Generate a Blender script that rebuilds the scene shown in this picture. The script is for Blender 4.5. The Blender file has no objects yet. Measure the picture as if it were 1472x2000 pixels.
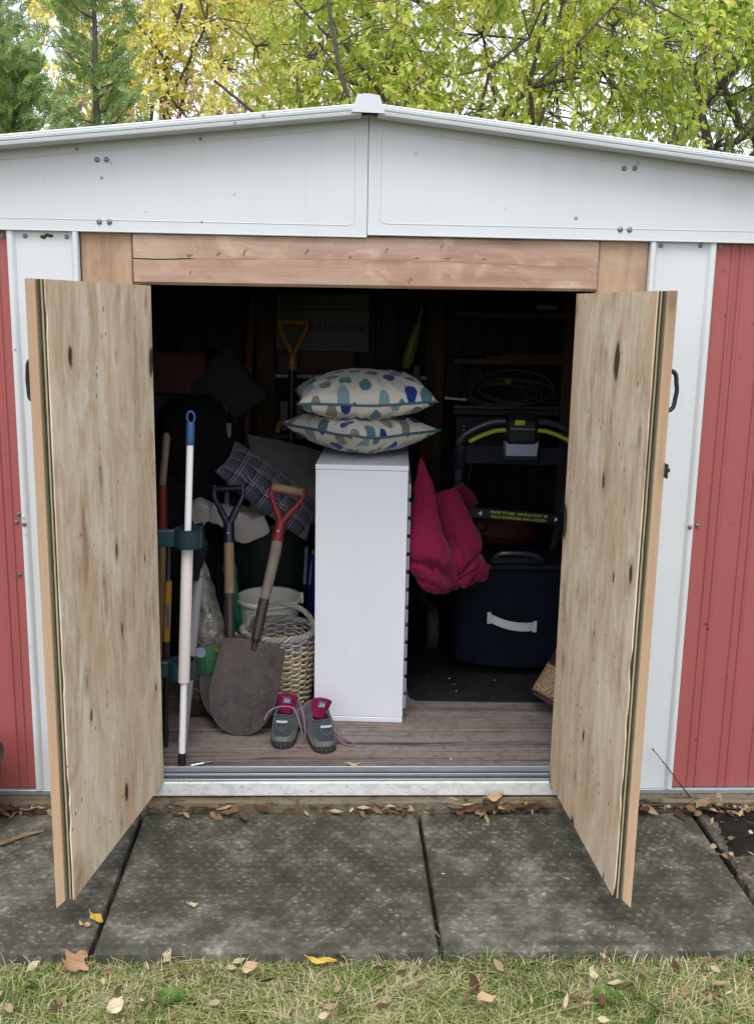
import bpy, math, random
import numpy as np
from mathutils import Vector, Matrix

R = math.radians
scene = bpy.context.scene
COL = scene.collection
rng = np.random.default_rng(7)
random.seed(7)

# ------------------------------------------------------------------ camera
cam_data = bpy.data.cameras.new("camera")
cam = bpy.data.objects.new("camera", cam_data)
COL.objects.link(cam)
scene.camera = cam
YAW, PITCH, ROLL = 0.0436, 0.2021, 0.0186
_f = Vector((math.sin(YAW) * math.cos(PITCH), math.cos(YAW) * math.cos(PITCH), -math.sin(PITCH)))
_r = Vector((math.cos(YAW), -math.sin(YAW), 0))
_u = _r.cross(_f)
_r2 = _r * math.cos(ROLL) + _u * math.sin(ROLL)
_u2 = -_r * math.sin(ROLL) + _u * math.cos(ROLL)
_m = Matrix((_r2, _u2, -_f)).transposed().to_4x4()
_m.translation = Vector((0, -2.66, 1.396))
cam.matrix_world = _m
cam_data.sensor_fit = 'HORIZONTAL'
cam_data.sensor_width = 36.0
cam_data.lens = 36.0 * 1967.7 / 1472.0
cam_data.clip_start = 0.05
cam_data.clip_end = 2000.0

# ------------------------------------------------------------------ sky, sun, exposure
SUN_EL, SUN_AZ = 62.0, 186.0      # sun veiled by cloud, behind the photographer
world = bpy.data.worlds.new("World")
scene.world = world
world.use_nodes = True
wn = world.node_tree
bg = wn.nodes["Background"]
sky = wn.nodes.new("ShaderNodeTexSky")
sky.sky_type = 'NISHITA'
sky.sun_disc = False
sky.sun_elevation = R(SUN_EL)
sky.sun_rotation = R(SUN_AZ)
sky.air_density = 1.0
sky.dust_density = 2.0
sky.ozone_density = 1.0
hsv = wn.nodes.new("ShaderNodeHueSaturation")   # the even white of an overcast sky
hsv.inputs["Saturation"].default_value = 0.32
wn.links.new(sky.outputs[0], hsv.inputs["Color"])
wn.links.new(hsv.outputs[0], bg.inputs["Color"])
bg.inputs["Strength"].default_value = 0.15

sun_data = bpy.data.lights.new("sun", 'SUN')
sun_data.energy = 0.7
sun_data.angle = R(35)
sun_data.color = (1.0, 0.975, 0.94)
sun = bpy.data.objects.new("sun", sun_data)
COL.objects.link(sun)
_az = R(SUN_AZ)
_d = Vector((math.sin(_az) * math.cos(R(SUN_EL)), math.cos(_az) * math.cos(R(SUN_EL)), math.sin(R(SUN_EL))))
sun.rotation_euler = _d.to_track_quat('Z', 'Y').to_euler()
sun.location = _d * 30

vs = scene.view_settings
scene.display_settings.display_device = 'sRGB'
vs.view_transform = 'Standard'
vs.look = 'None'
vs.exposure = 1.08
vs.gamma = 1.0
scene.render.engine = 'CYCLES'
scene.cycles.use_denoising = True
scene.cycles.max_bounces = 8
scene.cycles.diffuse_bounces = 6
scene.cycles.glossy_bounces = 3
scene.cycles.transmission_bounces = 5
scene.cycles.transparent_max_bounces = 8


# ------------------------------------------------------------------ materials
class G:
    """a small wrapper round one material's node tree"""
    def __init__(s, name):
        s.mat = bpy.data.materials.new(name)
        s.mat.use_nodes = True
        s.nt = s.mat.node_tree
        s.b = s.nt.nodes["Principled BSDF"]
        s.out = s.nt.nodes["Material Output"]

    def n(s, t):
        return s.nt.nodes.new(t)

    def link(s, a, b):
        s.nt.links.new(a, b)

    def put(s, sock, v):
        if isinstance(v, bpy.types.NodeSocket):
            s.link(v, sock)
        elif isinstance(v, tuple) and len(v) == 3 and sock.type == 'RGBA':
            sock.default_value = (*v, 1)
        else:
            sock.default_value = v

    def co(s, kind="Object"):
        return s.n("ShaderNodeTexCoord").outputs[kind]

    def world(s):
        return s.n("ShaderNodeNewGeometry").outputs["Position"]

    def rand(s):
        return s.n("ShaderNodeObjectInfo").outputs["Random"]

    def island(s):
        return s.n("ShaderNodeNewGeometry").outputs["Random Per Island"]

    def map(s, v, scale=(1, 1, 1), loc=(0, 0, 0), rot=(0, 0, 0)):
        m = s.n("ShaderNodeMapping")
        s.link(v, m.inputs[0])
        m.inputs["Scale"].default_value = scale
        m.inputs["Location"].default_value = loc
        m.inputs["Rotation"].default_value = rot
        return m.outputs[0]

    def shift(s, v, amount):
        a = s.n("ShaderNodeVectorMath"); a.operation = 'ADD'
        m = s.n("ShaderNodeVectorMath"); m.operation = 'SCALE'
        m.inputs[0].default_value = (37.0, 11.0, 23.0)
        s.put(m.inputs["Scale"], amount)
        s.link(v, a.inputs[0]); s.link(m.outputs[0], a.inputs[1])
        return a.outputs[0]

    def noise(s, v, scale=5.0, detail=4.0, rough=0.55, dist=0.0, out="Fac"):
        t = s.n("ShaderNodeTexNoise")
        s.link(v, t.inputs["Vector"])
        t.inputs["Scale"].default_value = scale
        t.inputs["Detail"].default_value = detail
        t.inputs["Roughness"].default_value = rough
        t.inputs["Distortion"].default_value = dist
        return t.outputs[out]

    def voro(s, v, scale=5.0, feature='F1', rand=1.0, out="Distance", dims='3D'):
        t = s.n("ShaderNodeTexVoronoi")
        t.voronoi_dimensions = dims
        t.feature = feature
        s.link(v, t.inputs["Vector"])
        t.inputs["Scale"].default_value = scale
        t.inputs["Randomness"].default_value = rand
        return t.outputs[out]

    def ramp(s, f, stops, interp='LINEAR'):
        r = s.n("ShaderNodeValToRGB")
        r.color_ramp.interpolation = interp
        e = r.color_ramp.elements
        while len(e) < len(stops):
            e.new(0.5)
        for k, (p, c) in enumerate(stops):
            e[k].position = p
            if not isinstance(c, tuple):
                c = (c, c, c)
            e[k].color = (*c, 1)
        s.put(r.inputs[0], f)
        return r.outputs[0]

    def mix(s, f, a, b, mode='MIX'):
        m = s.n("ShaderNodeMix")
        m.data_type = 'RGBA'
        m.blend_type = mode
        s.put(m.inputs[0], f)
        s.put(m.inputs[6], a)
        s.put(m.inputs[7], b)
        return m.outputs[2]

    def math(s, op, a, b=0.0, c=0.0):
        m = s.n("ShaderNodeMath")
        m.operation = op
        s.put(m.inputs[0], a); s.put(m.inputs[1], b)
        if op in ('MULTIPLY_ADD', 'SMOOTH_MIN', 'WRAP'):
            s.put(m.inputs[2], c)
        return m.outputs[0]

    def sep(s, v):
        x = s.n("ShaderNodeSeparateXYZ")
        s.link(v, x.inputs[0])
        return x.outputs

    def bump(s, h, strength=0.3, dist=0.01, chain=None):
        b = s.n("ShaderNodeBump")
        s.put(b.inputs["Height"], h)
        b.inputs["Strength"].default_value = strength
        b.inputs["Distance"].default_value = dist
        if chain is not None:
            s.link(chain, b.inputs["Normal"])
        return b.outputs[0]

    def fin(s, base=None, rough=None, normal=None, metal=None, spec=None, **kw):
        if base is not None: s.put(s.b.inputs["Base Color"], base)
        if rough is not None: s.put(s.b.inputs["Roughness"], rough)
        if normal is not None: s.put(s.b.inputs["Normal"], normal)
        if metal is not None: s.put(s.b.inputs["Metallic"], metal)
        if spec is not None: s.put(s.b.inputs["Specular IOR Level"], spec)
        for k, v in kw.items():
            s.put(s.b.inputs[k.replace("_", " ")], v)
        return s.mat


def plain(name, col, rough=0.6, var=0.25, scale=30.0, bump=0.15, bdist=0.002, metal=0.0, spec=0.4):
    """one colour with uneven tone, uneven gloss and a fine grain"""
    g = G(name)
    v = g.co()
    n1 = g.noise(v, scale, 5, 0.6)
    n2 = g.noise(v, scale * 0.13 + 1.5, 3, 0.5)
    lo = tuple(max(0.0, c * (1 - var)) for c in col)
    hi = tuple(min(1.0, c * (1 + var)) for c in col)
    m = g.mix(g.math('MULTIPLY_ADD', n1, 0.5, g.math('MULTIPLY', n2, 0.5)), lo, hi)
    rr = g.ramp(n2, [(0.3, max(0.05, rough - 0.12)), (0.7, min(1.0, rough + 0.12))])
    return g.fin(m, rr, g.bump(n1, bump, bdist), metal, spec)


def painted_steel(name, col, dirt, rough=0.42, run=0.4):
    g = G(name)
    w = g.world()
    big = g.noise(w, 2.2, 3, 0.5)
    streak = g.noise(g.map(w, (26, 26, 1.6)), 1.0, 5, 0.65)
    fine = g.noise(w, 160, 4, 0.6)
    c = g.mix(g.ramp(big, [(0.35, 0.0), (0.7, 0.35)]), col, tuple(x * 0.90 for x in col))
    c = g.mix(g.ramp(streak, [(0.54, 0.0), (0.80, run)]), c, dirt)
    spots = g.voro(w, 17, out="Distance")
    sp = g.noise(w, 4.0, 2)
    m = g.math('MULTIPLY', g.ramp(spots, [(0.06, 1.0), (0.10, 0.0)]), g.ramp(sp, [(0.48, 0.0), (0.56, 0.8)]))
    c = g.mix(m, c, tuple(x * 0.35 for x in dirt))
    nb = g.bump(g.noise(w, 2.6, 2, 0.5), 0.25, 0.02)
    nb = g.bump(fine, 0.04, 0.001, nb)
    return g.fin(c, g.ramp(streak, [(0.3, rough - 0.08), (0.8, rough + 0.15)]), nb, 0.0, 0.45)


def wood(name, axis, light, dark, scale=1.0, knots=0.5, grey=None, rough=0.75, greyamt=0.5, space='Object', bump=0.3, mottle=None, dirt=None):
    """long grain along one axis (0 x, 1 y, 2 z), growth bands, knots and weathered patches"""
    g = G(name)
    v = g.co(space)
    if space == 'Object':
        v = g.shift(v, g.rand())
    long_, cross = 1.6 * scale, 42.0 * scale
    sc = [cross] * 3; sc[axis] = long_
    warp = g.noise(g.map(v, tuple(3.0 if k != axis else 1.2 for k in range(3))), 1.0, 2, out="Color")
    wv = g.n("ShaderNodeVectorMath"); wv.operation = 'MULTIPLY_ADD'
    g.link(warp, wv.inputs[0]); wv.inputs[1].default_value = (0.05,) * 3; g.link(v, wv.inputs[2])
    gv = wv.outputs[0]
    grain = g.noise(g.map(gv, tuple(sc)), 1.0, 6, 0.62)
    fine = g.noise(g.map(gv, tuple(q * 5 for q in sc)), 1.0, 3, 0.6)
    sb = [9.0 * scale] * 3; sb[axis] = 0.7 * scale
    band = g.noise(g.map(gv, tuple(sb)), 1.0, 4, 0.6, 0.6)
    t = g.math('MULTIPLY_ADD', band, 0.55, g.math('MULTIPLY', grain, 0.5))
    mid = tuple((a + b) / 2 for a, b in zip(light, dark))
    c = g.ramp(t, [(0.34, dark), (0.5, mid), (0.66, light)])
    c = g.mix(g.ramp(fine, [(0.55, 0.0), (0.8, 0.35)]), c, tuple(x * 0.55 for x in dark))
    if grey is not None:
        gm = g.noise(g.map(v, tuple(5.0 if k != axis else 1.1 for k in range(3))), 1.0, 5, 0.65, 0.4)
        c = g.mix(g.ramp(gm, [(0.45, 0.0), (0.68, greyamt)]), c, grey)
    if knots > 0:
        sk = [7.5 * scale] * 3; sk[axis] = 2.6 * scale
        kd = g.voro(g.map(gv, tuple(sk)), 1.0)
        k1 = g.ramp(kd, [(0.045, 1.0), (0.085, 0.0)])
        k2 = g.ramp(kd, [(0.07, 0.55), (0.2, 0.0)])
        c = g.mix(g.math('MULTIPLY', k2, knots), c, tuple(x * 0.5 for x in dark))
        c = g.mix(g.math('MULTIPLY', k1, knots), c, (0.035, 0.022, 0.018))
        sf = [26.0 * scale] * 3; sf[axis] = 7.0 * scale
        fd = g.voro(g.map(gv, tuple(sf), (3.3, 1.7, 5.1)), 1.0)
        gate = g.ramp(g.noise(v, 3.1, 1), [(0.5, 0.0), (0.56, 1.0)])
        k3 = g.math('MULTIPLY', g.ramp(fd, [(0.06, 0.9), (0.10, 0.0)]), gate)
        c = g.mix(g.math('MULTIPLY', k3, knots), c, (0.05, 0.03, 0.022))
    if mottle is not None:
        sm = [13.0] * 3; sm[axis] = 8.0
        mm = g.noise(g.map(gv, tuple(sm)), 1.0, 4, 0.6, 0.8)
        c = g.mix(g.ramp(mm, [(0.52, 0.0), (0.68, 0.55)]), c, mottle)
        c = g.mix(g.ramp(mm, [(0.30, 0.45), (0.43, 0.0)]), c, tuple(x * 0.72 for x in dark))
    if dirt is not None:
        dn = g.noise(v, 34, 5, 0.72); d2 = g.noise(v, 6, 3, 0.6)
        c = g.mix(g.ramp(dn, [(0.50, 0.0), (0.66, 0.75)]), c, dirt)
        c = g.mix(g.ramp(d2, [(0.48, 0.0), (0.70, 0.6)]), c, tuple(x * 2.6 for x in dirt))
        ck = g.noise(g.map(gv, tuple(q * (2.2 if k_ != axis else 0.6) for k_, q in enumerate(sc))), 1.0, 2, 0.5)
        c = g.mix(g.ramp(ck, [(0.60, 0.0), (0.68, 0.8)]), c, tuple(x * 0.4 for x in dirt))
    nb = g.bump(grain, bump, 0.004)
    nb = g.bump(fine, bump * 0.6, 0.0015, nb)
    return g.fin(c, g.ramp(grain, [(0.3, rough + 0.1), (0.7, rough - 0.08)]), nb, 0.0, 0.3)


def plywood():
    """weathered sheet: long streaks, bleached and brown patches, scattered slender knots with pale halos"""
    g = G("weathered_plywood_face")
    v = g.shift(g.co(), g.rand())
    warp = g.noise(g.map(v, (4, 4, 1.5)), 1.0, 3, out="Color")
    wv = g.n("ShaderNodeVectorMath"); wv.operation = 'MULTIPLY_ADD'
    g.link(warp, wv.inputs[0]); wv.inputs[1].default_value = (0.06, 0.0, 0.05); g.link(v, wv.inputs[2])
    gv = wv.outputs[0]
    streak = g.noise(g.map(gv, (30, 30, 2.2)), 1.0, 6, 0.70)
    fine = g.noise(g.map(gv, (105, 105, 5.5)), 1.0, 5, 0.72)
    broad = g.noise(g.map(gv, (9, 9, 3.4)), 1.0, 6, 0.70, 0.6)
    t = g.math('MULTIPLY_ADD', streak, 0.36, g.math('MULTIPLY', broad, 0.68))
    c = g.ramp(t, [(0.37, (0.34, 0.23, 0.14)), (0.46, (0.54, 0.41, 0.275)), (0.55, (0.68, 0.55, 0.405)), (0.66, (0.78, 0.68, 0.54))])
    pale = g.noise(g.map(gv, (13, 13, 5.0), (4, 2, 7)), 1.0, 6, 0.74, 0.5)
    c = g.mix(g.ramp(pale, [(0.50, 0.0), (0.64, 0.85)]), c, (0.76, 0.70, 0.585))
    green = g.noise(g.map(gv, (5, 5, 1.0), (8, 3, 1)), 1.0, 4, 0.6)
    c = g.mix(g.ramp(green, [(0.54, 0.0), (0.72, 0.4)]), c, (0.47, 0.40, 0.22))
    rose = g.noise(g.map(gv, (7, 7, 1.6), (1, 9, 4)), 1.0, 4, 0.6)
    c = g.mix(g.ramp(rose, [(0.50, 0.0), (0.66, 0.6)]), c, (0.60, 0.40, 0.25))
    c = g.mix(g.ramp(fine, [(0.54, 0.0), (0.74, 0.38)]), c, (0.30, 0.20, 0.12))
    c = g.mix(g.ramp(fine, [(0.28, 0.35), (0.42, 0.0)]), c, (0.80, 0.72, 0.57))
    speck = g.voro(g.map(gv, (46, 0, 24), (2.2, 0, 7.7)), 1.0)
    c = g.mix(g.math('MULTIPLY', g.ramp(speck, [(0.10, 0.9), (0.16, 0.0)]), g.ramp(g.noise(v, 5, 2), [(0.48, 0.0), (0.58, 1.0)])), c, (0.11, 0.07, 0.045))
    for sc, off, d0, d1, d2 in (((8.5, 0, 3.3), (0.3, 0, 0.7), 0.075, 0.105, 0.23), ((14.0, 0, 5.0), (5.1, 0, 2.2), 0.065, 0.095, 0.16)):
        m = g.map(gv, sc, off)
        kd = g.math('ADD', g.voro(m, 1.0), g.math('MULTIPLY', g.math('SUBTRACT', g.noise(g.map(gv, (90, 0, 40)), 1.0, 3), 0.5), 0.10))
        halo = g.math('MULTIPLY', g.ramp(kd, [(d1, 0.0), (d1 + 0.02, 0.6), (d2, 0.0)]), 0.8)
        c = g.mix(halo, c, (0.62, 0.52, 0.38))
        rc = g.sep(g.voro(m, 1.0, out="Color"))
        size = g.math('MULTIPLY_ADD', rc[0], 1.7, 0.25)                 # each knot its own size, some mere flecks
        kk = g.math('DIVIDE', kd, size)
        core = g.math('MULTIPLY', g.ramp(kk, [(d0, 1.0), (d1, 0.0)]), g.ramp(rc[1], [(0.15, 0.5), (0.45, 1.0)]))
        ring = g.ramp(kk, [(d1 * 0.9, 0.0), (d1 * 1.1, 0.7), (d1 * 1.7, 0.0)])
        c = g.mix(g.math('MULTIPLY', ring, 0.6), c, (0.36, 0.22, 0.13))
        c = g.mix(core, c, (0.075, 0.045, 0.030))
    nb = g.bump(streak, 0.35, 0.003)
    nb = g.bump(fine, 0.35, 0.0012, nb)
    return g.fin(c, g.ramp(streak, [(0.3, 0.9), (0.7, 0.74)]), nb, 0.0, 0.25)


def leafmat(name, stops, trans=0.45, rough=0.45, patch=1.6, gloss=0.5):
    """leaves: each its own tone, drifting from bough to bough, letting light through"""
    g = G(name)
    t = g.math('MULTIPLY_ADD', g.island(), 0.6, g.math('MULTIPLY', g.noise(g.world(), patch, 2), 0.55))
    c = g.ramp(t, stops)
    g.fin(c, rough, None, 0.0, gloss)
    tr = g.n("ShaderNodeBsdfTranslucent")
    g.link(c, tr.inputs["Color"])
    mx = g.n("ShaderNodeMixShader")
    mx.inputs[0].default_value = trans
    g.link(g.b.outputs[0], mx.inputs[1]); g.link(tr.outputs[0], mx.inputs[2])
    g.link(mx.outputs[0], g.out.inputs[0])
    return g.mat


MT = {}
MT['white'] = painted_steel("white_painted_steel", (0.605, 0.64, 0.66), (0.40, 0.40, 0.37), 0.42, 0.16)
MT['red'] = painted_steel("faded_red_steel", (0.335, 0.088, 0.083), (0.15, 0.045, 0.038), 0.5)
MT['shade_steel'] = plain("shade_painted_inner_steel", (0.012, 0.016, 0.019), 0.7, 0.3, 12, 0.05)  # inner wall steel painted near black, standing in for the shed's shade
MT['galv'] = plain("galvanised_steel", (0.30, 0.33, 0.36), 0.45, 0.35, 26, 0.1, metal=0.4)
MT['screw'] = plain("zinc_screw", (0.20, 0.20, 0.22), 0.4, 0.3, 200, 0.1, metal=0.7)
MT['black'] = plain("black_plastic", (0.012, 0.013, 0.018), 0.42, 0.3, 60, 0.15)
MT['ply'] = plywood()
MT['ply_edge'] = wood("pale_ply_layer", 2, (0.42, 0.36, 0.22), (0.22, 0.20, 0.12), 1.5, 0.0, None, 0.85)
MT['ply_green'] = wood("treated_green_ply_layer", 2, (0.12, 0.14, 0.075), (0.05, 0.06, 0.035), 1.5, 0.0, None, 0.85)
MT['ply_dark'] = wood("dark_ply_layer", 2, (0.055, 0.05, 0.035), (0.02, 0.02, 0.015), 1.5, 0.0, None, 0.85)
MT['board'] = wood("tan_pine_board", 2, (0.47, 0.325, 0.21), (0.35, 0.225, 0.135), 1.0, 0.35, None, 0.7)
MT['lintel'] = wood("rosy_stained_fir_beam", 0, (0.44, 0.29, 0.215), (0.265, 0.155, 0.108), 0.9, 0.5, (0.54, 0.42, 0.325), 0.65, 0.75, bump=0.5, mottle=(0.60, 0.45, 0.33))
MT['post'] = wood("golden_fir_post", 2, (0.46, 0.32, 0.215), (0.29, 0.18, 0.112), 0.9, 0.6, None, 0.68, bump=0.4, mottle=(0.53, 0.40, 0.28))
MT['stud'] = wood("shaded_pine_stud", 2, (0.085, 0.05, 0.028), (0.045, 0.026, 0.015), 1.0, 0.5, None, 0.8)  # pine colour lowered to carry the shade at the back wall
MT['shelf'] = wood("shaded_pine_shelf", 0, (0.10, 0.058, 0.035), (0.055, 0.032, 0.02), 1.0, 0.4, None, 0.8)  # shelf pine darkened too, the shade being in its colour
MT['plank'] = wood("worn_grey_floor_plank", 0, (0.235, 0.185, 0.16), (0.095, 0.074, 0.066), 1.0, 0.35, (0.20, 0.185, 0.185), 0.85, 0.8, bump=0.7, dirt=(0.075, 0.062, 0.056))
MT['sleeper'] = wood("weathered_timber_sleeper", 0, (0.21, 0.165, 0.10), (0.085, 0.066, 0.04), 1.1, 0.4, (0.17, 0.16, 0.13), 0.9, 0.8, bump=0.8, dirt=(0.04, 0.032, 0.024))
MT['shaft'] = wood("worn_ash_shaft", 2, (0.30, 0.185, 0.10), (0.16, 0.09, 0.05), 1.6, 0.0, (0.2, 0.17, 0.14), 0.6, 0.5)
MT['shaft_grey'] = wood("greyed_ash_shaft", 2, (0.21, 0.16, 0.125), (0.10, 0.075, 0.06), 1.6, 0.0, (0.2, 0.18, 0.16), 0.7, 0.6)
def laminate():
    """white melamine board: faint smears, a few grubby scuffs"""
    g = G("white_laminate")
    v = g.co()
    sm = g.noise(g.map(v, (3, 3, 1.4)), 1.0, 4, 0.6, 0.8)
    c = g.mix(g.ramp(sm, [(0.35, 0.0), (0.7, 1.0)]), (0.64, 0.665, 0.74), (0.685, 0.70, 0.755))
    sc = g.noise(g.map(v, (9, 9, 70), rot=(0.3, 0.2, 0.5)), 1.0, 4, 0.7, 1.2)
    gate = g.noise(v, 4.0, 2)
    c = g.mix(g.math('MULTIPLY', g.ramp(sc, [(0.64, 0.0), (0.78, 0.22)]), g.ramp(gate, [(0.52, 0.0), (0.62, 1.0)])), c, (0.33, 0.33, 0.35))
    sp = g.voro(v, 34)
    c = g.mix(g.math('MULTIPLY', g.ramp(sp, [(0.04, 0.7), (0.07, 0.0)]), g.ramp(gate, [(0.45, 0.0), (0.6, 1.0)])), c, (0.25, 0.24, 0.23))
    return g.fin(c, g.ramp(sm, [(0.3, 0.32), (0.7, 0.5)]), g.bump(g.noise(v, 300, 2), 0.03, 0.001), 0.0, 0.4)


MT['laminate'] = laminate()


# ------------------------------------------------------------------ mesh building
class MB:
    def __init__(s):
        s.v = []; s.f = []

    def add(s, vs_, fs):
        o = len(s.v)
        s.v.extend(tuple(map(float, p)) for p in vs_)
        s.f.extend(tuple(i + o for i in f) for f in fs)
        return s

    def box(s, x0, x1, y0, y1, z0, z1, ch=0.0):
        """a box, its edges chamfered by ch"""
        c = min(ch, 0.49 * min(x1 - x0, y1 - y0, z1 - z0))
        if c <= 0:
            vs_ = [(x, y, z) for x in (x0, x1) for y in (y0, y1) for z in (z0, z1)]
            return s.add(vs_, [(0, 1, 3, 2), (4, 6, 7, 5), (0, 4, 5, 1), (2, 3, 7, 6), (0, 2, 6, 4), (1, 5, 7, 3)])
        P = {}; vs_ = []
        X, Y, Z = (x0, x1), (y0, y1), (z0, z1)
        for i in (0, 1):
            for j in (0, 1):
                for k in (0, 1):
                    a, b, d = X[i], Y[j], Z[k]
                    ia, ib, idd = a + (c if i == 0 else -c), b + (c if j == 0 else -c), d + (c if k == 0 else -c)
                    for ax, p in ((0, (a, ib, idd)), (1, (ia, b, idd)), (2, (ia, ib, d))):
                        P[(i, j, k, ax)] = len(vs_); vs_.append(p)
        fs = []
        for i in (0, 1):
            q = [P[(i, 0, 0, 0)], P[(i, 1, 0, 0)], P[(i, 1, 1, 0)], P[(i, 0, 1, 0)]]
            fs.append(q if i else q[::-1])
            q = [P[(0, i, 0, 1)], P[(0, i, 1, 1)], P[(1, i, 1, 1)], P[(1, i, 0, 1)]]
            fs.append(q if i else q[::-1])
            q = [P[(0, 0, i, 2)], P[(1, 0, i, 2)], P[(1, 1, i, 2)], P[(0, 1, i, 2)]]
            fs.append(q if i else q[::-1])
        for a in (0, 1):
            for b in (0, 1):
                fs.append([P[(a, b, 0, 0)], P[(a, b, 0, 1)], P[(a, b, 1, 1)], P[(a, b, 1, 0)]])
                fs.append([P[(a, 0, b, 0)], P[(a, 0, b, 2)], P[(a, 1, b, 2)], P[(a, 1, b, 0)]])
                fs.append([P[(0, a, b, 1)], P[(0, a, b, 2)], P[(1, a, b, 2)], P[(1, a, b, 1)]])
                for d in (0, 1):
                    fs.append([P[(a, b, d, 0)], P[(a, b, d, 1)], P[(a, b, d, 2)]])
        return s.add(vs_, fs)

    def tube(s, pts, r, n=8, cap=True, closed=False, flat=1.0, up=None):
        """a round (or flattened) rod along a polyline; r one radius or one per point"""
        P = [np.array(p, float) for p in pts]
        m = len(P)
        rr = [r] * m if np.isscalar(r) else list(r)
        prev = None
        vs_ = []
        for i in range(m):
            a = P[(i - 1) % m] if (closed or i > 0) else P[i]
            b = P[(i + 1) % m] if (closed or i < m - 1) else P[i]
            t = b - a
            t = t / (np.linalg.norm(t) + 1e-12)
            if prev is None:
                ref = np.array(up if up is not None else ((0, 0, 1) if abs(t[2]) < 0.9 else (0, 1, 0)), float)
            else:
                ref = prev
            x = ref - t * (ref @ t)
            x = x / (np.linalg.norm(x) + 1e-12)
            prev = x
            y = np.cross(t, x)
            for k in range(n):
                an = 2 * math.pi * k / n
                vs_.append(P[i] + rr[i] * (math.cos(an) * x * flat + math.sin(an) * y))
        fs = []
        for i in range(m if closed else m - 1):
            j = (i + 1) % m
            for k in range(n):
                l = (k + 1) % n
                fs.append((i * n + k, i * n + l, j * n + l, j * n + k))
        if cap and not closed:
            fs.append(tuple(range(n))[::-1])
            fs.append(tuple((m - 1) * n + k for k in range(n)))
        return s.add(vs_, fs)

    def lathe(s, prof, c=(0, 0, 0), n=32, sx=1.0, sy=1.0, cap0=False, cap1=False):
        """prof: list of (radius, z)"""
        vs_ = []
        for r, z in prof:
            for k in range(n):
                a = 2 * math.pi * k / n
                vs_.append((c[0] + sx * r * math.cos(a), c[1] + sy * r * math.sin(a), c[2] + z))
        fs = []
        for i in range(len(prof) - 1):
            for k in range(n):
                l = (k + 1) % n
                fs.append((i * n + k, i * n + l, (i + 1) * n + l, (i + 1) * n + k))
        if cap0: fs.append(tuple(range(n))[::-1])
        if cap1: fs.append(tuple((len(prof) - 1) * n + k for k in range(n)))
        return s.add(vs_, fs)

    def prism(s, poly, axis, a, b):
        """extrude a 2D polygon along axis from a to b; poly in the other two axes (in x,y,z order)"""
        def p3(q, t):
            q = list(q); q.insert(axis, t); return tuple(q)
        n = len(poly)
        vs_ = [p3(q, a) for q in poly] + [p3(q, b) for q in poly]
        fs = [(i, (i + 1) % n, (i + 1) % n + n, i + n) for i in range(n)]
        fs += [tuple(range(n))[::-1], tuple(range(n, 2 * n))]
        return s.add(vs_, fs)

    def sheet(s, pts, th):
        """a curved plate: pts is a rows x cols array of points, given thickness th against its normal"""
        P = np.asarray(pts, float)
        a, b = P.shape[:2]
        du = np.gradient(P, axis=0); dv = np.gradient(P, axis=1)
        N = np.cross(du, dv); N /= (np.linalg.norm(N, axis=2, keepdims=True) + 1e-12)
        Q = P - N * th
        vs_ = list(P.reshape(-1, 3)) + list(Q.reshape(-1, 3))
        o = a * b
        fs = []
        for i in range(a - 1):
            for j in range(b - 1):
                k = i * b + j
                fs.append((k, k + b, k + b + 1, k + 1))
                fs.append((o + k, o + k + 1, o + k + b + 1, o + k + b))
        for i in range(a - 1):
            k = i * b; fs.append((k, o + k, o + k + b, k + b))
            k = i * b + b - 1; fs.append((k, k + b, o + k + b, o + k))
        for j in range(b - 1):
            fs.append((j, j + 1, o + j + 1, o + j))
            k = (a - 1) * b + j; fs.append((k, o + k, o + k + 1, k + 1))
        return s.add(vs_, fs)

    def xf(s, M):
        M = Matrix(M)
        s.v = [tuple(M @ Vector(p)) for p in s.v]
        return s

    def build(s, name, mat, parent=None, smooth=False, local=False, angle=None, normals=True):
        org = np.zeros(3)
        if parent is not None and not local:
            root = parent
            while root.parent is not None: root = root.parent
            org = np.array(root.location)
        me = bpy.data.meshes.new(name)
        me.from_pydata([tuple(np.array(p) - org) for p in s.v] if org.any() else s.v, [], s.f)
        if normals:
            import bmesh
            bm = bmesh.new(); bm.from_mesh(me)
            bmesh.ops.recalc_face_normals(bm, faces=bm.faces)
            bm.to_mesh(me); bm.free()
        me.materials.append(MT[mat] if isinstance(mat, str) else mat)
        if smooth:
            me.polygons.foreach_set("use_smooth", [True] * len(me.polygons))
            me.set_sharp_from_angle(angle=R(angle if angle else 40))
        o = bpy.data.objects.new(name, me)
        COL.objects.link(o)
        if parent is not None: o.parent = parent
        return o


def fast_mesh(name, verts, faces, mat, parent=None, smooth=False):
    """many small alike faces at once: verts (n,3), faces (m,k)"""
    verts = np.ascontiguousarray(verts, np.float32); faces = np.ascontiguousarray(faces, np.int32)
    if parent is not None:
        root = parent
        while root.parent is not None: root = root.parent
        verts = verts - np.array(root.location, np.float32)
    me = bpy.data.meshes.new(name)
    m, k = faces.shape
    me.vertices.add(len(verts)); me.vertices.foreach_set("co", verts.ravel())
    me.loops.add(m * k); me.loops.foreach_set("vertex_index", faces.ravel())
    me.polygons.add(m); me.polygons.foreach_set("loop_start", np.arange(0, m * k, k, dtype=np.int32))
    me.update(calc_edges=True)
    if smooth: me.polygons.foreach_set("use_smooth", np.ones(m, bool))
    me.materials.append(MT[mat] if isinstance(mat, str) else mat)
    o = bpy.data.objects.new(name, me)
    COL.objects.link(o)
    if parent is not None: o.parent = parent
    return o


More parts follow.
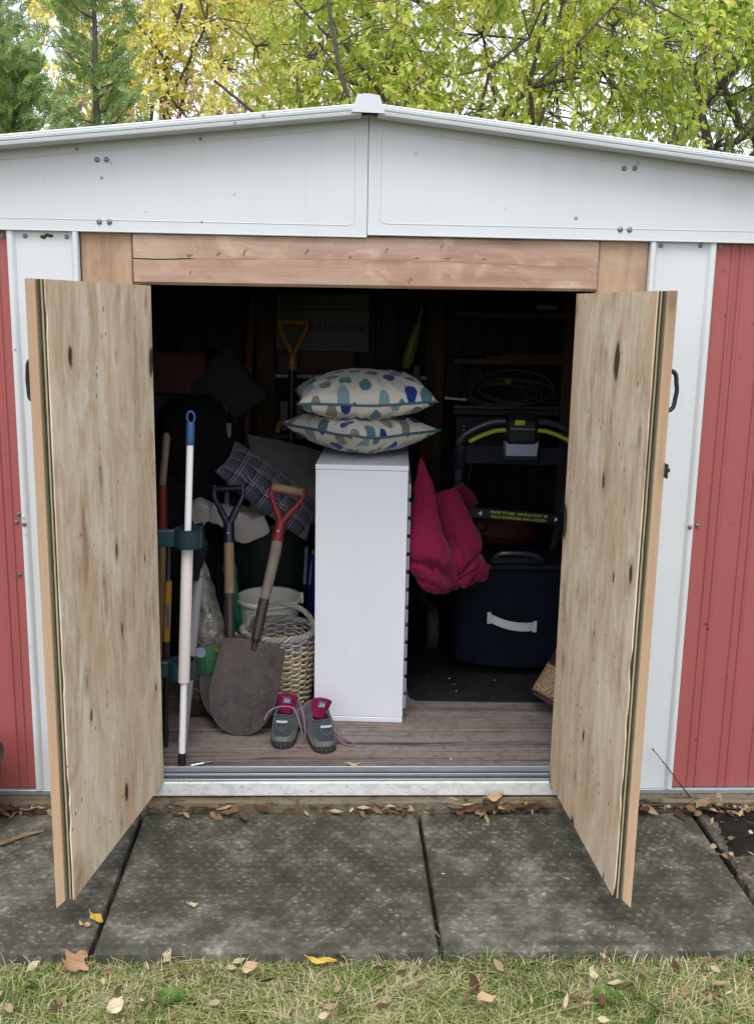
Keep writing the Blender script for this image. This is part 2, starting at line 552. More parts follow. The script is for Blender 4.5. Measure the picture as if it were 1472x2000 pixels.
def scatter(tv, tf, P, X, Nn, L, W):
    """copies of a small template (x along the leaf, y across, z up) at P, along X, facing Nn"""
    tv = np.asarray(tv, float); tf = np.asarray(tf, int)
    n, k = len(P), len(tv)
    X = X / (np.linalg.norm(X, axis=1, keepdims=True) + 1e-9)
    Yv = np.cross(Nn, X); Yv /= (np.linalg.norm(Yv, axis=1, keepdims=True) + 1e-9)
    Zv = np.cross(X, Yv)
    V = (P[:, None, :] + X[:, None, :] * (tv[None, :, 0:1] * L[:, None, None]) + Yv[:, None, :] * (tv[None, :, 1:2] * W[:, None, None])
         + Zv[:, None, :] * (tv[None, :, 2:3] * L[:, None, None]))
    F = tf[None] + (np.arange(n) * k)[:, None, None]
    return V.reshape(-1, 3), F.reshape(-1, tf.shape[1])


def tag(o, label=None, cat=None, group=None, kind=None):
    if label: o["label"] = label
    if cat: o["category"] = cat
    if group: o["group"] = group
    if kind: o["kind"] = kind
    return o


def thing(name, label, cat, loc, group=None):
    o = bpy.data.objects.new(name, None)
    o.empty_display_size = 0.1
    o.location = loc
    COL.objects.link(o)
    return tag(o, label, cat, group)


def child_copy(o, parent, loc=None):
    c = o.copy(); COL.objects.link(c); c.parent = parent
    if loc is not None: c.location = loc
    return c


def smoothpts(pts, n=8):
    """Catmull-Rom through the points"""
    P = [np.array(p, float) for p in pts]
    P = [2 * P[0] - P[1]] + P + [2 * P[-1] - P[-2]]
    out = []
    for i in range(1, len(P) - 2):
        for k in range(n):
            t = k / n
            out.append(0.5 * ((2 * P[i]) + (-P[i - 1] + P[i + 1]) * t + (2 * P[i - 1] - 5 * P[i] + 4 * P[i + 1] - P[i + 2]) * t * t
                              + (-P[i - 1] + 3 * P[i] - 3 * P[i + 1] + P[i + 2]) * t ** 3))
    out.append(P[-2])
    return out


def unit(v):
    v = np.array(v, float)
    return v / np.linalg.norm(v)


def frame(o, z, front):
    """local axes for a thing whose long axis is z and whose face looks along -y towards front"""
    z = unit(z); f = np.array(front, float); f = unit(f - z * (f @ z))
    y = -f; x = np.cross(y, z)
    M = np.eye(4); M[:3, 0] = x; M[:3, 1] = y; M[:3, 2] = z; M[:3, 3] = o
    return Matrix(M.tolist())


def text_mb(s, size, align='CENTER', extrude=0.0006, shear=0.0, spacing=1.0):
    """flat lettering, as mesh data in the x-z plane facing -y"""
    cu = bpy.data.curves.new("lettering", 'FONT')
    cu.body = s; cu.size = size; cu.align_x = align; cu.extrude = extrude; cu.shear = shear; cu.space_character = spacing
    cu.resolution_u = 2
    ob = bpy.data.objects.new("lettering", cu)
    COL.objects.link(ob)
    dg = bpy.context.evaluated_depsgraph_get()
    me = bpy.data.meshes.new_from_object(ob.evaluated_get(dg))
    mb = MB()
    mb.add([(v.co.x, -v.co.z, v.co.y) for v in me.vertices], [tuple(p.vertices) for p in me.polygons])
    bpy.data.objects.remove(ob); bpy.data.curves.remove(cu); bpy.data.meshes.remove(me)
    return mb

# ================================================================== the ground
def ground_material():
    g = G("thin_lawn_soil")
    w = g.world()
    n = g.noise(w, 9, 5, 0.6); n2 = g.noise(w, 70, 4, 0.6)
    c = g.ramp(n, [(0.3, (0.045, 0.055, 0.018)), (0.5, (0.10, 0.095, 0.04)), (0.7, (0.16, 0.135, 0.07))])
    c = g.mix(g.ramp(n2, [(0.4, 0.0), (0.7, 0.6)]), c, (0.05, 0.042, 0.025))
    return g.fin(c, 0.95, g.bump(n2, 0.7, 0.02), 0.0, 0.2)


def soil_material(name, dark, light):
    g = G(name)
    w = g.world()
    n = g.noise(w, 26, 6, 0.7); n2 = g.noise(w, 140, 4, 0.65)
    c = g.ramp(n, [(0.35, dark), (0.7, light)])
    return g.fin(c, 0.92, g.bump(n2, 0.9, 0.01, g.bump(n, 0.8, 0.02)), 0.0, 0.3)


def concrete_material():
    g = G("algae_stained_concrete")
    w = g.world()
    big = g.noise(g.map(w, (1, 1, 1), (0.3, 0.5, 0)), 2.1, 4, 0.6, 0.3)
    mid = g.noise(w, 11, 6, 0.72)
    fine = g.noise(w, 240, 4, 0.7)
    t = g.math('MULTIPLY_ADD', big, 0.44, g.math('MULTIPLY', mid, 0.64))
    c = g.ramp(t, [(0.40, (0.032, 0.032, 0.022)), (0.53, (0.064, 0.062, 0.045)), (0.62, (0.125, 0.119, 0.094)), (0.80, (0.31, 0.292, 0.25))])
    # scuffed pale grains where the relief is worn
    wear = g.voro(g.map(w, (52, 75, 60)), 1.0)
    c = g.mix(g.math('MULTIPLY', g.ramp(wear, [(0.15, 0.55), (0.42, 0.0)]), g.ramp(mid, [(0.45, 0.0), (0.62, 1.0)])), c, (0.34, 0.325, 0.30))
    # the raised pads: their tops rubbed pale, dirt lying between them
    s3 = g.sep(w)
    ry = g.math('DIVIDE', s3[1], 0.0225)
    row = g.math('FLOOR', ry)
    odd = g.math('MULTIPLY', g.math('ABSOLUTE', g.math('MODULO', row, 2.0)), 0.5)
    uu = g.math('DIVIDE', g.math('SUBTRACT', g.math('FRACT', g.math('ADD', g.math('DIVIDE', s3[0], 0.026), odd)), 0.5), 0.30)
    vv = g.math('DIVIDE', g.math('SUBTRACT', g.math('FRACT', ry), 0.5), 0.22)
    pad = g.math('ADD', g.math('MULTIPLY', uu, uu), g.math('MULTIPLY', vv, vv))
    padm = g.math('MULTIPLY', g.ramp(pad, [(0.35, 1.0), (1.0, 0.0)]), g.ramp(g.noise(w, 19, 4, 0.7), [(0.44, 0.0), (0.72, 0.42)]))
    c = g.mix(padm, c, (0.30, 0.285, 0.255))
    c = g.mix(g.ramp(g.noise(w, 55, 5, 0.75), [(0.52, 0.0), (0.66, 0.6)]), c, (0.045, 0.044, 0.036))
    c = g.mix(g.ramp(fine, [(0.58, 0.0), (0.75, 0.55)]), c, (0.035, 0.034, 0.028))
    nb = g.bump(mid, 0.35, 0.006)
    nb = g.bump(fine, 0.5, 0.002, nb)
    return g.fin(c, g.ramp(mid, [(0.3, 0.75), (0.7, 0.95)]), nb, 0.0, 0.3)


MT['lawn'] = ground_material()
MT['soil'] = soil_material("damp_dark_soil", (0.012, 0.010, 0.008), (0.05, 0.038, 0.028))
MT['mulch'] = soil_material("black_mulch", (0.006, 0.006, 0.006), (0.026, 0.022, 0.02))
MT['concrete'] = concrete_material()

mb = MB()
mb.add([(-400, -400, -0.048), (400, -400, -0.048), (400, 400, -0.048), (-400, 400, -0.048)], [(0, 1, 2, 3)])
tag(mb.build("lawn", 'lawn'), "thin autumn lawn around the shed and the paving slabs", kind="structure")


def bumpy_sheet(x0, x1, y0, y1, z, amp, step, seed, edge=0.0):
    r = np.random.default_rng(seed)
    nx, ny = int((x1 - x0) / step) + 2, int((y1 - y0) / step) + 2
    X, Y = np.meshgrid(np.linspace(x0, x1, nx), np.linspace(y0, y1, ny), indexing='ij')
    Z = np.zeros_like(X)
    for k in range(9):
        fx, fy, ph = r.uniform(8, 60), r.uniform(8, 60), r.uniform(0, 6)
        Z += np.sin(X * fx + ph) * np.sin(Y * fy + ph * 1.7) / (1 + 0.04 * (fx + fy))
    Z = Z / 2.2 + r.normal(0, 0.25, Z.shape)
    e = np.minimum(np.minimum(X - x0, x1 - X), np.minimum(Y - y0, y1 - Y))
    if edge > 0: Z = Z - 4.0 * np.exp(-e / edge)
    return np.stack([X, Y, z + amp * Z], -1)


m2 = MB()
P = bumpy_sheet(-1.6, 1.75, -0.66, 0.1, -0.036, 0.003, 0.03, 3)
m2.sheet(P, 0.01)
tag(m2.build("soil_bed", 'soil', smooth=True), "dark soil under the slabs and along the shed wall", kind="structure")

# paving: each slab its own piece, with rows of small raised pads
pave = thing("pavement", "row of dark concrete paving slabs in front of the shed", None, (0.25, -0.36, 0))
pave["kind"] = "structure"


def slab(x0, x1, y0, y1, tilt, seed):
    r = np.random.default_rng(seed)
    step = 0.0042
    nx, ny = int((x1 - x0) / step), int((y1 - y0) / step)
    X, Y = np.meshgrid(np.linspace(x0, x1, nx), np.linspace(y0, y1, ny), indexing='ij')
    Xs, Ys = X, Y
    row = np.floor(Ys / 0.0225)
    u = (Xs / 0.026 + 0.5 * (row % 2)) % 1.0 - 0.5
    v = (Ys / 0.0225) % 1.0 - 0.5
    h = np.clip(1 - ((u / 0.34) ** 2 + (v / 0.26) ** 2), 0, 1) ** 0.6
    wob = np.zeros_like(X)
    for k in range(8):
        wob += np.sin(X * r.uniform(3, 18) + r.uniform(0, 6)) * np.sin(Y * r.uniform(3, 18) + r.uniform(0, 6)) / 8
    e = np.minimum(np.minimum(X - x0, x1 - X), np.minimum(Y - y0, y1 - Y))
    field = np.clip((e - 0.045) / 0.004, 0, 1)
    h = h * field * np.clip(0.75 + 1.4 * wob + r.normal(0, 0.16, X.shape), 0.1, 1.2)
    chip = 0.006 * np.clip(1 - e / (0.007 + 0.004 * np.abs(np.sin(X * 41 + Y * 37))), 0, 1) ** 1.5
    Z = 0.0046 * h + 0.0016 * wob - chip + r.normal(0, 0.00016, X.shape) + tilt[0] * (X - x0) + tilt[1] * (Y - y1)
    mb = MB()
    top = np.stack([X, Y, Z], -1)
    b = ny
    vs_ = list(top.reshape(-1, 3))
    fs = [(i * b + j, (i + 1) * b + j, (i + 1) * b + j + 1, i * b + j + 1) for i in range(nx - 1) for j in range(ny - 1)]
    mb.add(vs_, fs)
    loop = [i * b for i in range(nx)] + [(nx - 1) * b + j for j in range(1, ny)] + [i * b + ny - 1 for i in range(nx - 2, -1, -1)] + [j for j in range(ny - 2, 0, -1)]
    o = len(mb.v)
    for q in loop: mb.v.append((mb.v[q][0], mb.v[q][1], -0.046))
    n = len(loop)
    for k in range(n):
        l = (k + 1) % n
        mb.f.append((loop[k], o + k, o + l, loop[l]))
    return mb.build("paving_slab", 'concrete', pave, smooth=True, angle=50, normals=False)


slab(-1.285, -0.528, -0.672, -0.062, (0.003, 0.004), 2)
slab(-0.516, 0.241, -0.677, -0.056, (0.0, 0.0), 1)
slab(0.252, 1.022, -0.676, -0.056, (-0.002, 0.003), 5)
slab(1.036, 1.80, -0.672, -0.058, (-0.004, -0.012), 9)

# black mulch heaped against the wall at the right
m2 = MB()
P = bumpy_sheet(1.03, 1.78, -0.33, 0.0, 0.016, 0.006, 0.012, 12, 0.06)
m2.sheet(P, 0.01)
tag(m2.build("mulch_bed", 'mulch', smooth=True), "black mulch heaped on the slab under the right red wall", kind="structure")

# ================================================================== the shed
shed = thing("garden_shed", "white and red metal garden shed with both plywood doors standing open", "shed", (0, 0, 0))
X0, X1, PK, YB = -1.43, 1.58, 0.077, 1.76


def roofz(x):           # underside of the front roof edge
    return 1.851 - 0.107 * abs(x - PK)


def screw(x, y, z, parent, r=0.0052):
    mb = MB()
    mb.tube([(x, y + 0.001, z), (x, y - 0.0012, z)], r * 1.25, 10)
    mb.tube([(x, y - 0.0012, z), (x, y - 0.0035, z), (x, y - 0.0046, z)], [r, r * 0.95, r * 0.55], 6)
    return mb.build("screw", 'screw', parent)


def bead(path, r, parent, mat='white'):
    mb = MB()
    mb.tube(path, r, 8)
    return mb.build("pressed_bead", mat, parent, smooth=True)


# gable panels
for side in (-1, 1):
    xe = PK + side * 1.56
    xi = PK + side * 0.0008
    y0 = -0.020 if side < 0 else -0.0215
    n = 16
    xs = np.linspace(xi, xe, n)
    top = [(x, roofz(x) + 0.008) for x in xs]
    zb = 1.566 + 0.006 * (side > 0)
    poly = [(xi, zb), *top, (xe, zb)]
    mb = MB()
    mb.prism(poly, 1, y0, y0 + 0.0012)
    # folded hem along the foot of the panel
    xa, xb = sorted((xi, xe))
    mb.box(xa, xb, y0 - 0.0016, y0, zb - 0.0005, zb + 0.0012)
    mb.box(xa, xb, y0 + 0.001, 0.012, zb - 0.0015, zb - 0.0004)
    gp = mb.build("gable_panel", 'white', shed)
    ix = PK + side * 0.033
    zc = 0.028
    path = [(xe - side * 0.05, y0 - 0.0002, zb + zc)]
    path += [(ix + side * 0.014, y0 - 0.0002, zb + zc), (ix + side * 0.004, y0 - 0.0002, zb + zc + 0.004), (ix, y0 - 0.0002, zb + zc + 0.014)]
    zt = roofz(ix) - 0.020
    path += [(ix, y0 - 0.0002, zt - 0.014), (ix + side * 0.004, y0 - 0.0002, zt - 0.004), (ix + side * 0.014, y0 - 0.0002, zt - 0.002)]
    path += [(xe - side * 0.05, y0 - 0.0002, roofz(xe) - 0.02)]
    bead(path, 0.0011, gp)
    for (sx_, sz) in (((-0.593, 1.737), (-0.570, 1.738), (-0.593, 1.589), (-0.568, 1.589)) if side < 0 else ((0.723, 1.747), (0.750, 1.748), (0.723, 1.598), (0.747, 1.598))):
        screw(sx_, y0 - 0.0005, sz, gp, 0.0056)

# roof: two sloping ribbed sheets, their rolled front edge and the ridge cap
for side in (-1, 1):
    xe = PK + side * 1.60
    zr = lambda x: roofz(x) + 0.012
    mb = MB()
    pts = []
    xs = [PK]
    k = PK
    while abs(k - PK) < 1.54:
        for d, h in ((0.14, 0), (0.15, 0.006), (0.17, 0.006), (0.18, 0)):
            pts.append((k + side * d, h))
        k += side * 0.19
    prof = [(PK, 0.0)] + [q for q in pts if abs(q[0] - PK) < 1.58] + [(xe, 0.0)]
    g_ = np.array([[(x, y, zr(x) + h + 0.004) for x, h in prof] for y in (-0.068, 0.6, 1.2, 1.86)])
    mb.sheet(g_, 0.0012)
    rs = mb.build("roof_sheet", 'white', shed)
    mb = MB()
    xa, xb = PK + side * 0.020, xe
    prof = [(-0.088, 0.0), (-0.0895, 0.006), (-0.0885, 0.009), (-0.0915, 0.0105), (-0.0925, 0.0165), (-0.0905, 0.0185), (-0.0915, 0.021), (-0.088, 0.0245), (-0.07, 0.0255), (-0.07, 0.0235), (-0.086, 0.0225), (-0.0855, 0.001), (-0.03, 0.0005), (-0.03, -0.0008), (-0.087, -0.0008)]
    grid = np.array([[(x, y, roofz(x) + h) for y, h in prof + prof[:1]] for x in np.linspace(xa, xb, 12)])
    a, b = grid.shape[:2]
    mb.add(list(grid.reshape(-1, 3)), [(i * b + j, (i + 1) * b + j, (i + 1) * b + j + 1, i * b + j + 1) for i in range(a - 1) for j in range(b - 1)])
    mb.build("roof_edge_trim", 'white', shed)
    # inner face of the roof, shade painted into its near-black colour
    mb = MB()
    g_ = np.array([[(x, y, roofz(x) + 0.004) for x in (PK, PK + side * 0.8, xe - side * 0.06)] for y in (0.02, YB)])
    mb.sheet(g_, 0.002)
    mb.build("roof_shade_sheet", 'shade_steel', shed)
mb = MB()
prof = [(-0.040, 1.852, 0), (-0.033, 1.873, 0), (-0.027, 1.8925, 0), (0.0, 1.8945, 0), (0.027, 1.8905, 0), (0.033, 1.872, 0), (0.040, 1.850, 0)]
fr = [(PK - 0.004 + x, -0.096, z) for x, z, _ in prof]
bk = [(PK - 0.004 + x, 1.88, z) for x, z, _ in prof]
mb.add(fr + bk, [(i, i + 1, i + 8, i + 7) for i in range(6)] + [tuple(range(7))[::-1], tuple(range(7, 14))])
mb.build("ridge_cap", 'white', shed)


# ribbed red walls
def ribbed(x0, x1, z0, z1, ribs, y=0.0, proud=0.0042):
    pr = [(x0, y)]
    for c in ribs:
        if x0 + 0.01 < c < x1 - 0.01:
            pr += [(c - 0.0065, y), (c - 0.003, y - proud), (c + 0.003, y - proud), (c + 0.0065, y)]
    pr.append((x1, y))
    mb = MB()
    zs = np.linspace(z0, z1, 5)
    mb.sheet(np.array([[(x, yy, z) for x, yy in pr] for z in zs]), -0.0012)
    return mb


def rib_pairs(start, step, n):
    out = []
    for k in range(n):
        out += [start + k * step - 0.0115, start + k * step + 0.0115]
    return sorted(out)


wp = ribbed(0.974, X1, 0.048, 1.58, rib_pairs(1.041, 0.0905, 7)).build("wall_panel", 'red', shed)
for q in ((0.994, 1.562), (0.995, 0.822)): screw(q[0], -0.001, q[1], wp)
wp = ribbed(X0, -0.822, 0.048, 1.575, rib_pairs(-0.868, -0.0905, 7)).build("wall_panel", 'red', shed)
for q in ((-0.841, 1.551), (-0.844, 0.814), (-0.836, 0.836), (-0.844, 0.669)): screw(q[0], -0.001, q[1], wp)
for x in (X0, X1):   # side walls
    s_ = -1 if x < 0 else 1
    mb = MB()
    prof = [(0.0, 0)]
    for k in range(18):
        c = 0.06 + k * 0.0955
        prof += [(c - 0.0065, 0), (c - 0.003, 0.0042), (c + 0.003, 0.0042), (c + 0.0065, 0)]
    prof.append((YB, 0))
    mb.sheet(np.array([[(x + s_ * d, y, z) for y, d in prof] for z in (0.048, 1.70)]), 0.0012 * -s_)
    mb.build("wall_panel", 'red', shed)
    MB().box(x - 0.03 if x > 0 else x + 0.002, x - 0.002 if x > 0 else x + 0.03, 0.02, YB, 0.05, 1.68).build("wall_shade_sheet", 'shade_steel', shed)  # near-black sheet inside the side wall, painted in place of shade
mb = MB().box(X0, X1, YB, YB + 0.02, 0.048, 1.70)
mb.prism([(X0, 1.70), (X1, 1.70), (PK, 1.85)], 1, YB, YB + 0.02)
mb.build("wall_panel", 'red', shed)
prof = []
x = X0 + 0.03
while x < X1 - 0.1:
    prof += [(x, YB - 0.004), (x + 0.05, YB - 0.004), (x + 0.056, YB - 0.014), (x + 0.07, YB - 0.014), (x + 0.076, YB - 0.004)]
    x += 0.095
MB().sheet(np.array([[(a, b, z) for a, b in prof] for z in (0.045, 1.69)]), -0.001).build("wall_shade_sheet", 'shade_steel', shed)
for x0, x1 in ((X0 + 0.03, -0.66), (0.83, X1 - 0.03)):     # inside of the front wall, painted dark as shade
    MB().box(x0, x1, 0.012, 0.016, 0.06, 1.7).build("wall_shade_sheet", 'shade_steel', shed)
MB().prism([(X0 + 0.03, 1.575), (X1 - 0.03, 1.575), (X1 - 0.03, 1.69), (PK, 1.845), (X0 + 0.03, 1.69)], 1, -0.004, 0.0).build("wall_shade_sheet", 'shade_steel', shed)


# white folded door frame, left and right
def trim_profile(x_in, x_out):
    s_ = 1 if x_out > x_in else -1
    w = abs(x_out - x_in)
    f = [(0, 0.004), (0, -0.017), (0.003, -0.0205), (0.010, -0.0205), (0.0135, -0.018), (0.017, -0.0085), (0.022, -0.006),
         (w - 0.040, -0.006), (w - 0.030, -0.0045), (w - 0.020, -0.0055), (w - 0.015, -0.013), (w - 0.011, -0.0165), (w - 0.003, -0.0165), (w, -0.014), (w, 0.0035)]
    return [(x_in + s_ * a, b) for a, b in f]


for xi, xo, scr in ((-0.649, -0.826, ((-0.782, 1.552), (-0.679, 1.552), (-0.819, 0.811))), (0.807, 0.979, ((0.836, 1.561), (0.939, 1.563), (0.969, 0.82)))):
    mb = MB()
    mb.sheet(np.array([[(x, y, z) for x, y in trim_profile(xi, xo)] for z in np.linspace(0.046, 1.575, 6)]), -0.0012 if xo > xi else 0.0012)
    t = mb.build("door_frame_trim", 'white', shed, smooth=True, angle=50)
    for q in scr: screw(q[0], -0.006 if abs(q[1] - 0.8) > 0.1 else -0.0165, q[1], t, 0.005)
# the rust-edged hole at the head of the left trim
MT['rust'] = plain("rust_and_moss", (0.07, 0.05, 0.018), 0.9, 0.6, 220, 0.8)
mb = MB()
for k in range(9):
    a = rng.uniform(0, 6.28); q = rng.uniform(0, 0.012)
    mb.lathe([(0.0, 0.0), (rng.uniform(0.002, 0.005), 0.0006), (0.0, 0.0018)], (0, 0, 0), 7)
    o = len(mb.v) - 21
    for j in range(21):
        x, y, z = mb.v[o + j]
        mb.v[o + j] = (-0.728 + x * 1.5 + q * math.cos(a), -0.0062 - z, 1.553 + y + q * 0.5 * math.sin(a))
mb.build("rust_patch", 'rust', shed)

# timber: two posts and the beam over the doorway
def timber(x0, x1, y0, y1, z0, z1, ch, seed, axis):
    """a beam with worn, slightly wavering edges"""
    r = np.random.default_rng(seed)
    n = 26
    mb = MB()
    sect = [(0, 1), (1, 0)]
    L0, L1 = (x0, x1) if axis == 0 else (z0, z1)
    rows = []
    for t in np.linspace(L0, L1, n):
        j = r.normal(0, 0.0006, 8)
        a0, a1 = (z0, z1) if axis == 0 else (x0, x1)
        c = ch
        ring = [(y0 + j[0], a0 + c), (y0 + j[1], a1 - c), (y0 + c, a1 + j[2]), (y1 - c, a1 + j[3]), (y1, a1 - c), (y1, a0 + c), (y1 - c, a0 + j[4]), (y0 + c, a0 + j[5])]
        rows.append([(t, y, a) if axis == 0 else (a, y, t) for y, a in ring])
    vs_ = [p for row in rows for p in row]
    fs = [(i * 8 + k, i * 8 + (k + 1) % 8, (i + 1) * 8 + (k + 1) % 8, (i + 1) * 8 + k) for i in range(n - 1) for k in range(8)]
    fs += [tuple(range(8))[::-1], tuple((n - 1) * 8 + k for k in range(8))]
    return mb.add(vs_, fs)


timber(-0.646, -0.5165, -0.004, 0.034, 0.06, 1.565, 0.003, 1, 2).build("door_post", 'post', shed, smooth=True, angle=30)
timber(0.6765, 0.8055, -0.004, 0.034, 0.06, 1.571, 0.003, 2, 2).build("door_post", 'post', shed, smooth=True, angle=30)
# the beam is split lengthwise by a long shake: two halves with a wandering dark joint
r_ = np.random.default_rng(4)
for lo in (True, False):
    n = 60
    rows = []
    xs = np.linspace(-0.5135, 0.6735, n)
    base = 1.506 + 0.004 * np.sin(xs * 5 + 1) + 0.0012 * np.sin(xs * 31)
    gap = np.where(xs < -0.36, 0.0013, 0.0001) + 0.0001
    for k, x in enumerate(xs):
        z0 = (1.4385 + 0.004 * (x + 0.51) / 1.19) if lo else base[k] + gap[k]
        z1 = base[k] - gap[k] if lo else 1.5655 + 0.006 * (x + 0.51) / 1.19
        y0 = -0.0108 + r_.normal(0, 0.0003)
        c0, c1 = (0.007, 0.0004) if lo else (0.0004, 0.006)
        rows.append([(x, y0, z0 + c0), (x, y0, z1 - c1), (x, y0 + c1, z1), (x, 0.045, z1), (x, 0.045, z0), (x, y0 + c0, z0)])
    vs_ = [p for row in rows for p in row]
    fs = [(i * 6 + k, i * 6 + (k + 1) % 6, (i + 1) * 6 + (k + 1) % 6, (i + 1) * 6 + k) for i in range(n - 1) for k in range(6)]
    fs += [tuple(range(6))[::-1], tuple((n - 1) * 6 + k for k in range(6))]
    MB().add(vs_, fs).build("lintel_beam", 'lintel', shed, smooth=True, angle=30)
# knots standing a hair proud of the planed face
MT['knot'] = plain("dark_knot", (0.22, 0.12, 0.08), 0.65, 0.6, 160, 0.6)
for x, z, a, b in ((-0.372, 1.513, 0.016, 0.007), (-0.298, 1.518, 0.009, 0.008), (-0.232, 1.524, 0.005, 0.018), (-0.075, 1.527, 0.006, 0.016), (0.035, 1.516, 0.008, 0.008), (0.128, 1.535, 0.005, 0.012), (0.206, 1.517, 0.009, 0.005), (0.284, 1.518, 0.012, 0.006), (0.268, 1.545, 0.004, 0.014), (0.378, 1.519, 0.009, 0.004), (0.19, 1.462, 0.005, 0.014), (-0.37, 1.47, 0.004, 0.01)):
    mb = MB()
    mb.lathe([(1.0, -0.0006), (0.7, 0.0005), (0.25, 0.0002), (0.001, 0.0006)], n=14)
    mb.v = [(x + (q[0] * a + 0.5 * b * q[1]) * (0.55 + 0.3 * math.sin(5 * math.atan2(q[1], q[0]) + 40 * x)), -0.0110 - q[2], z + 0.75 * q[1] * b * (0.7 + 0.3 * math.cos(3 * math.atan2(q[1], q[0]) + 90 * x))) for q in mb.v]
    mb.build("knot", 'knot', shed)

# sill, door track, base rails
def sill_material():
    g = G("flaking_white_sill")
    w = g.world()
    n = g.noise(g.map(w, (1, 1, 1.6)), 24, 5, 0.7, 0.8); f = g.noise(w, 90, 3)
    c = g.ramp(n, [(0.36, (0.47, 0.48, 0.475)), (0.50, (0.60, 0.615, 0.60)), (0.62, (0.66, 0.67, 0.65))])
    c = g.mix(g.ramp(f, [(0.62, 0.0), (0.74, 0.7)]), c, (0.2, 0.185, 0.15))
    return g.fin(c, 0.55, g.bump(n, 0.3, 0.002))


MT['sill'] = sill_material()
MT['track_dark'] = plain("dark_grey_track", (0.055, 0.066, 0.078), 0.6, 0.4, 40, 0.2)  # track bed darker than its galvanised lips
mb = MB().box(-0.62, 0.80, -0.030, 0.0, 0.034, 0.0775, 0.004)
mb.build("door_sill", 'sill', shed)
mb = MB()
mb.box(-0.62, 0.80, -0.019, 0.0275, 0.0776, 0.080)
mb.build("track_bed", 'track_dark', shed)
mb = MB()
mb.box(-0.62, 0.80, -0.026, -0.020, 0.0776, 0.0845, 0.001)
mb.box(-0.62, 0.80, 0.028, 0.034, 0.080, 0.0965, 0.001)
mb.box(-0.62, 0.80, 0.002, 0.005, 0.080, 0.0875, 0.001)
mb.build("door_track", 'galv', shed)
for x0, x1 in ((X0, -0.64), (0.81, X1)):
    MB().box(x0, x1, -0.012, 0.01, 0.030, 0.0455, 0.002).build("base_rail", 'galv', shed)
mb = timber(-1.45, 1.62, -0.052, 0.06, -0.045, 0.0295, 0.006, 8, 0)
mb.build("timber_sleeper", 'sleeper', shed, smooth=True, angle=30)

# floor: bearers and planks
fl = MB()
for x in (-1.2, -0.6, 0.0, 0.6, 1.2): fl.box(x, x + 0.08, 0.07, YB - 0.02, 0.0, 0.055)
fl = fl.build("floor", 'sleeper', shed)
first = None
yy = 0.0365
k = 0
while yy < YB - 0.13:
    wd = 0.137
    if first is None:
        mb = timber(-1.40, 1.55, 0.0, wd - 0.004, 0.058, 0.085, 0.0035, 21, 0)
        first = mb.build("plank", 'plank', fl, smooth=True, angle=30)
        p = first
    else:
        p = child_copy(first, fl)
    p.location = (0.013 * math.sin(k * 2.3), yy, 0.0012 * math.sin(k * 4.1))
    p.rotation_euler = (0, 0, 0.0008 * math.sin(k * 3.3))
    yy += wd; k += 1

# inner studs
for x0, x1 in ((-0.337, -0.252), (0.385, 0.470), (-1.1, -1.02), (1.05, 1.13)):
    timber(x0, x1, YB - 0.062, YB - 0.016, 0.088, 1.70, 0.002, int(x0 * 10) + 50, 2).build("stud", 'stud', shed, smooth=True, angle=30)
timber(X0 + 0.04, X1 - 0.04, YB - 0.064, YB - 0.018, 1.60, 1.68, 0.002, 71, 0).build("top_rail", 'shelf', shed, smooth=True, angle=30)

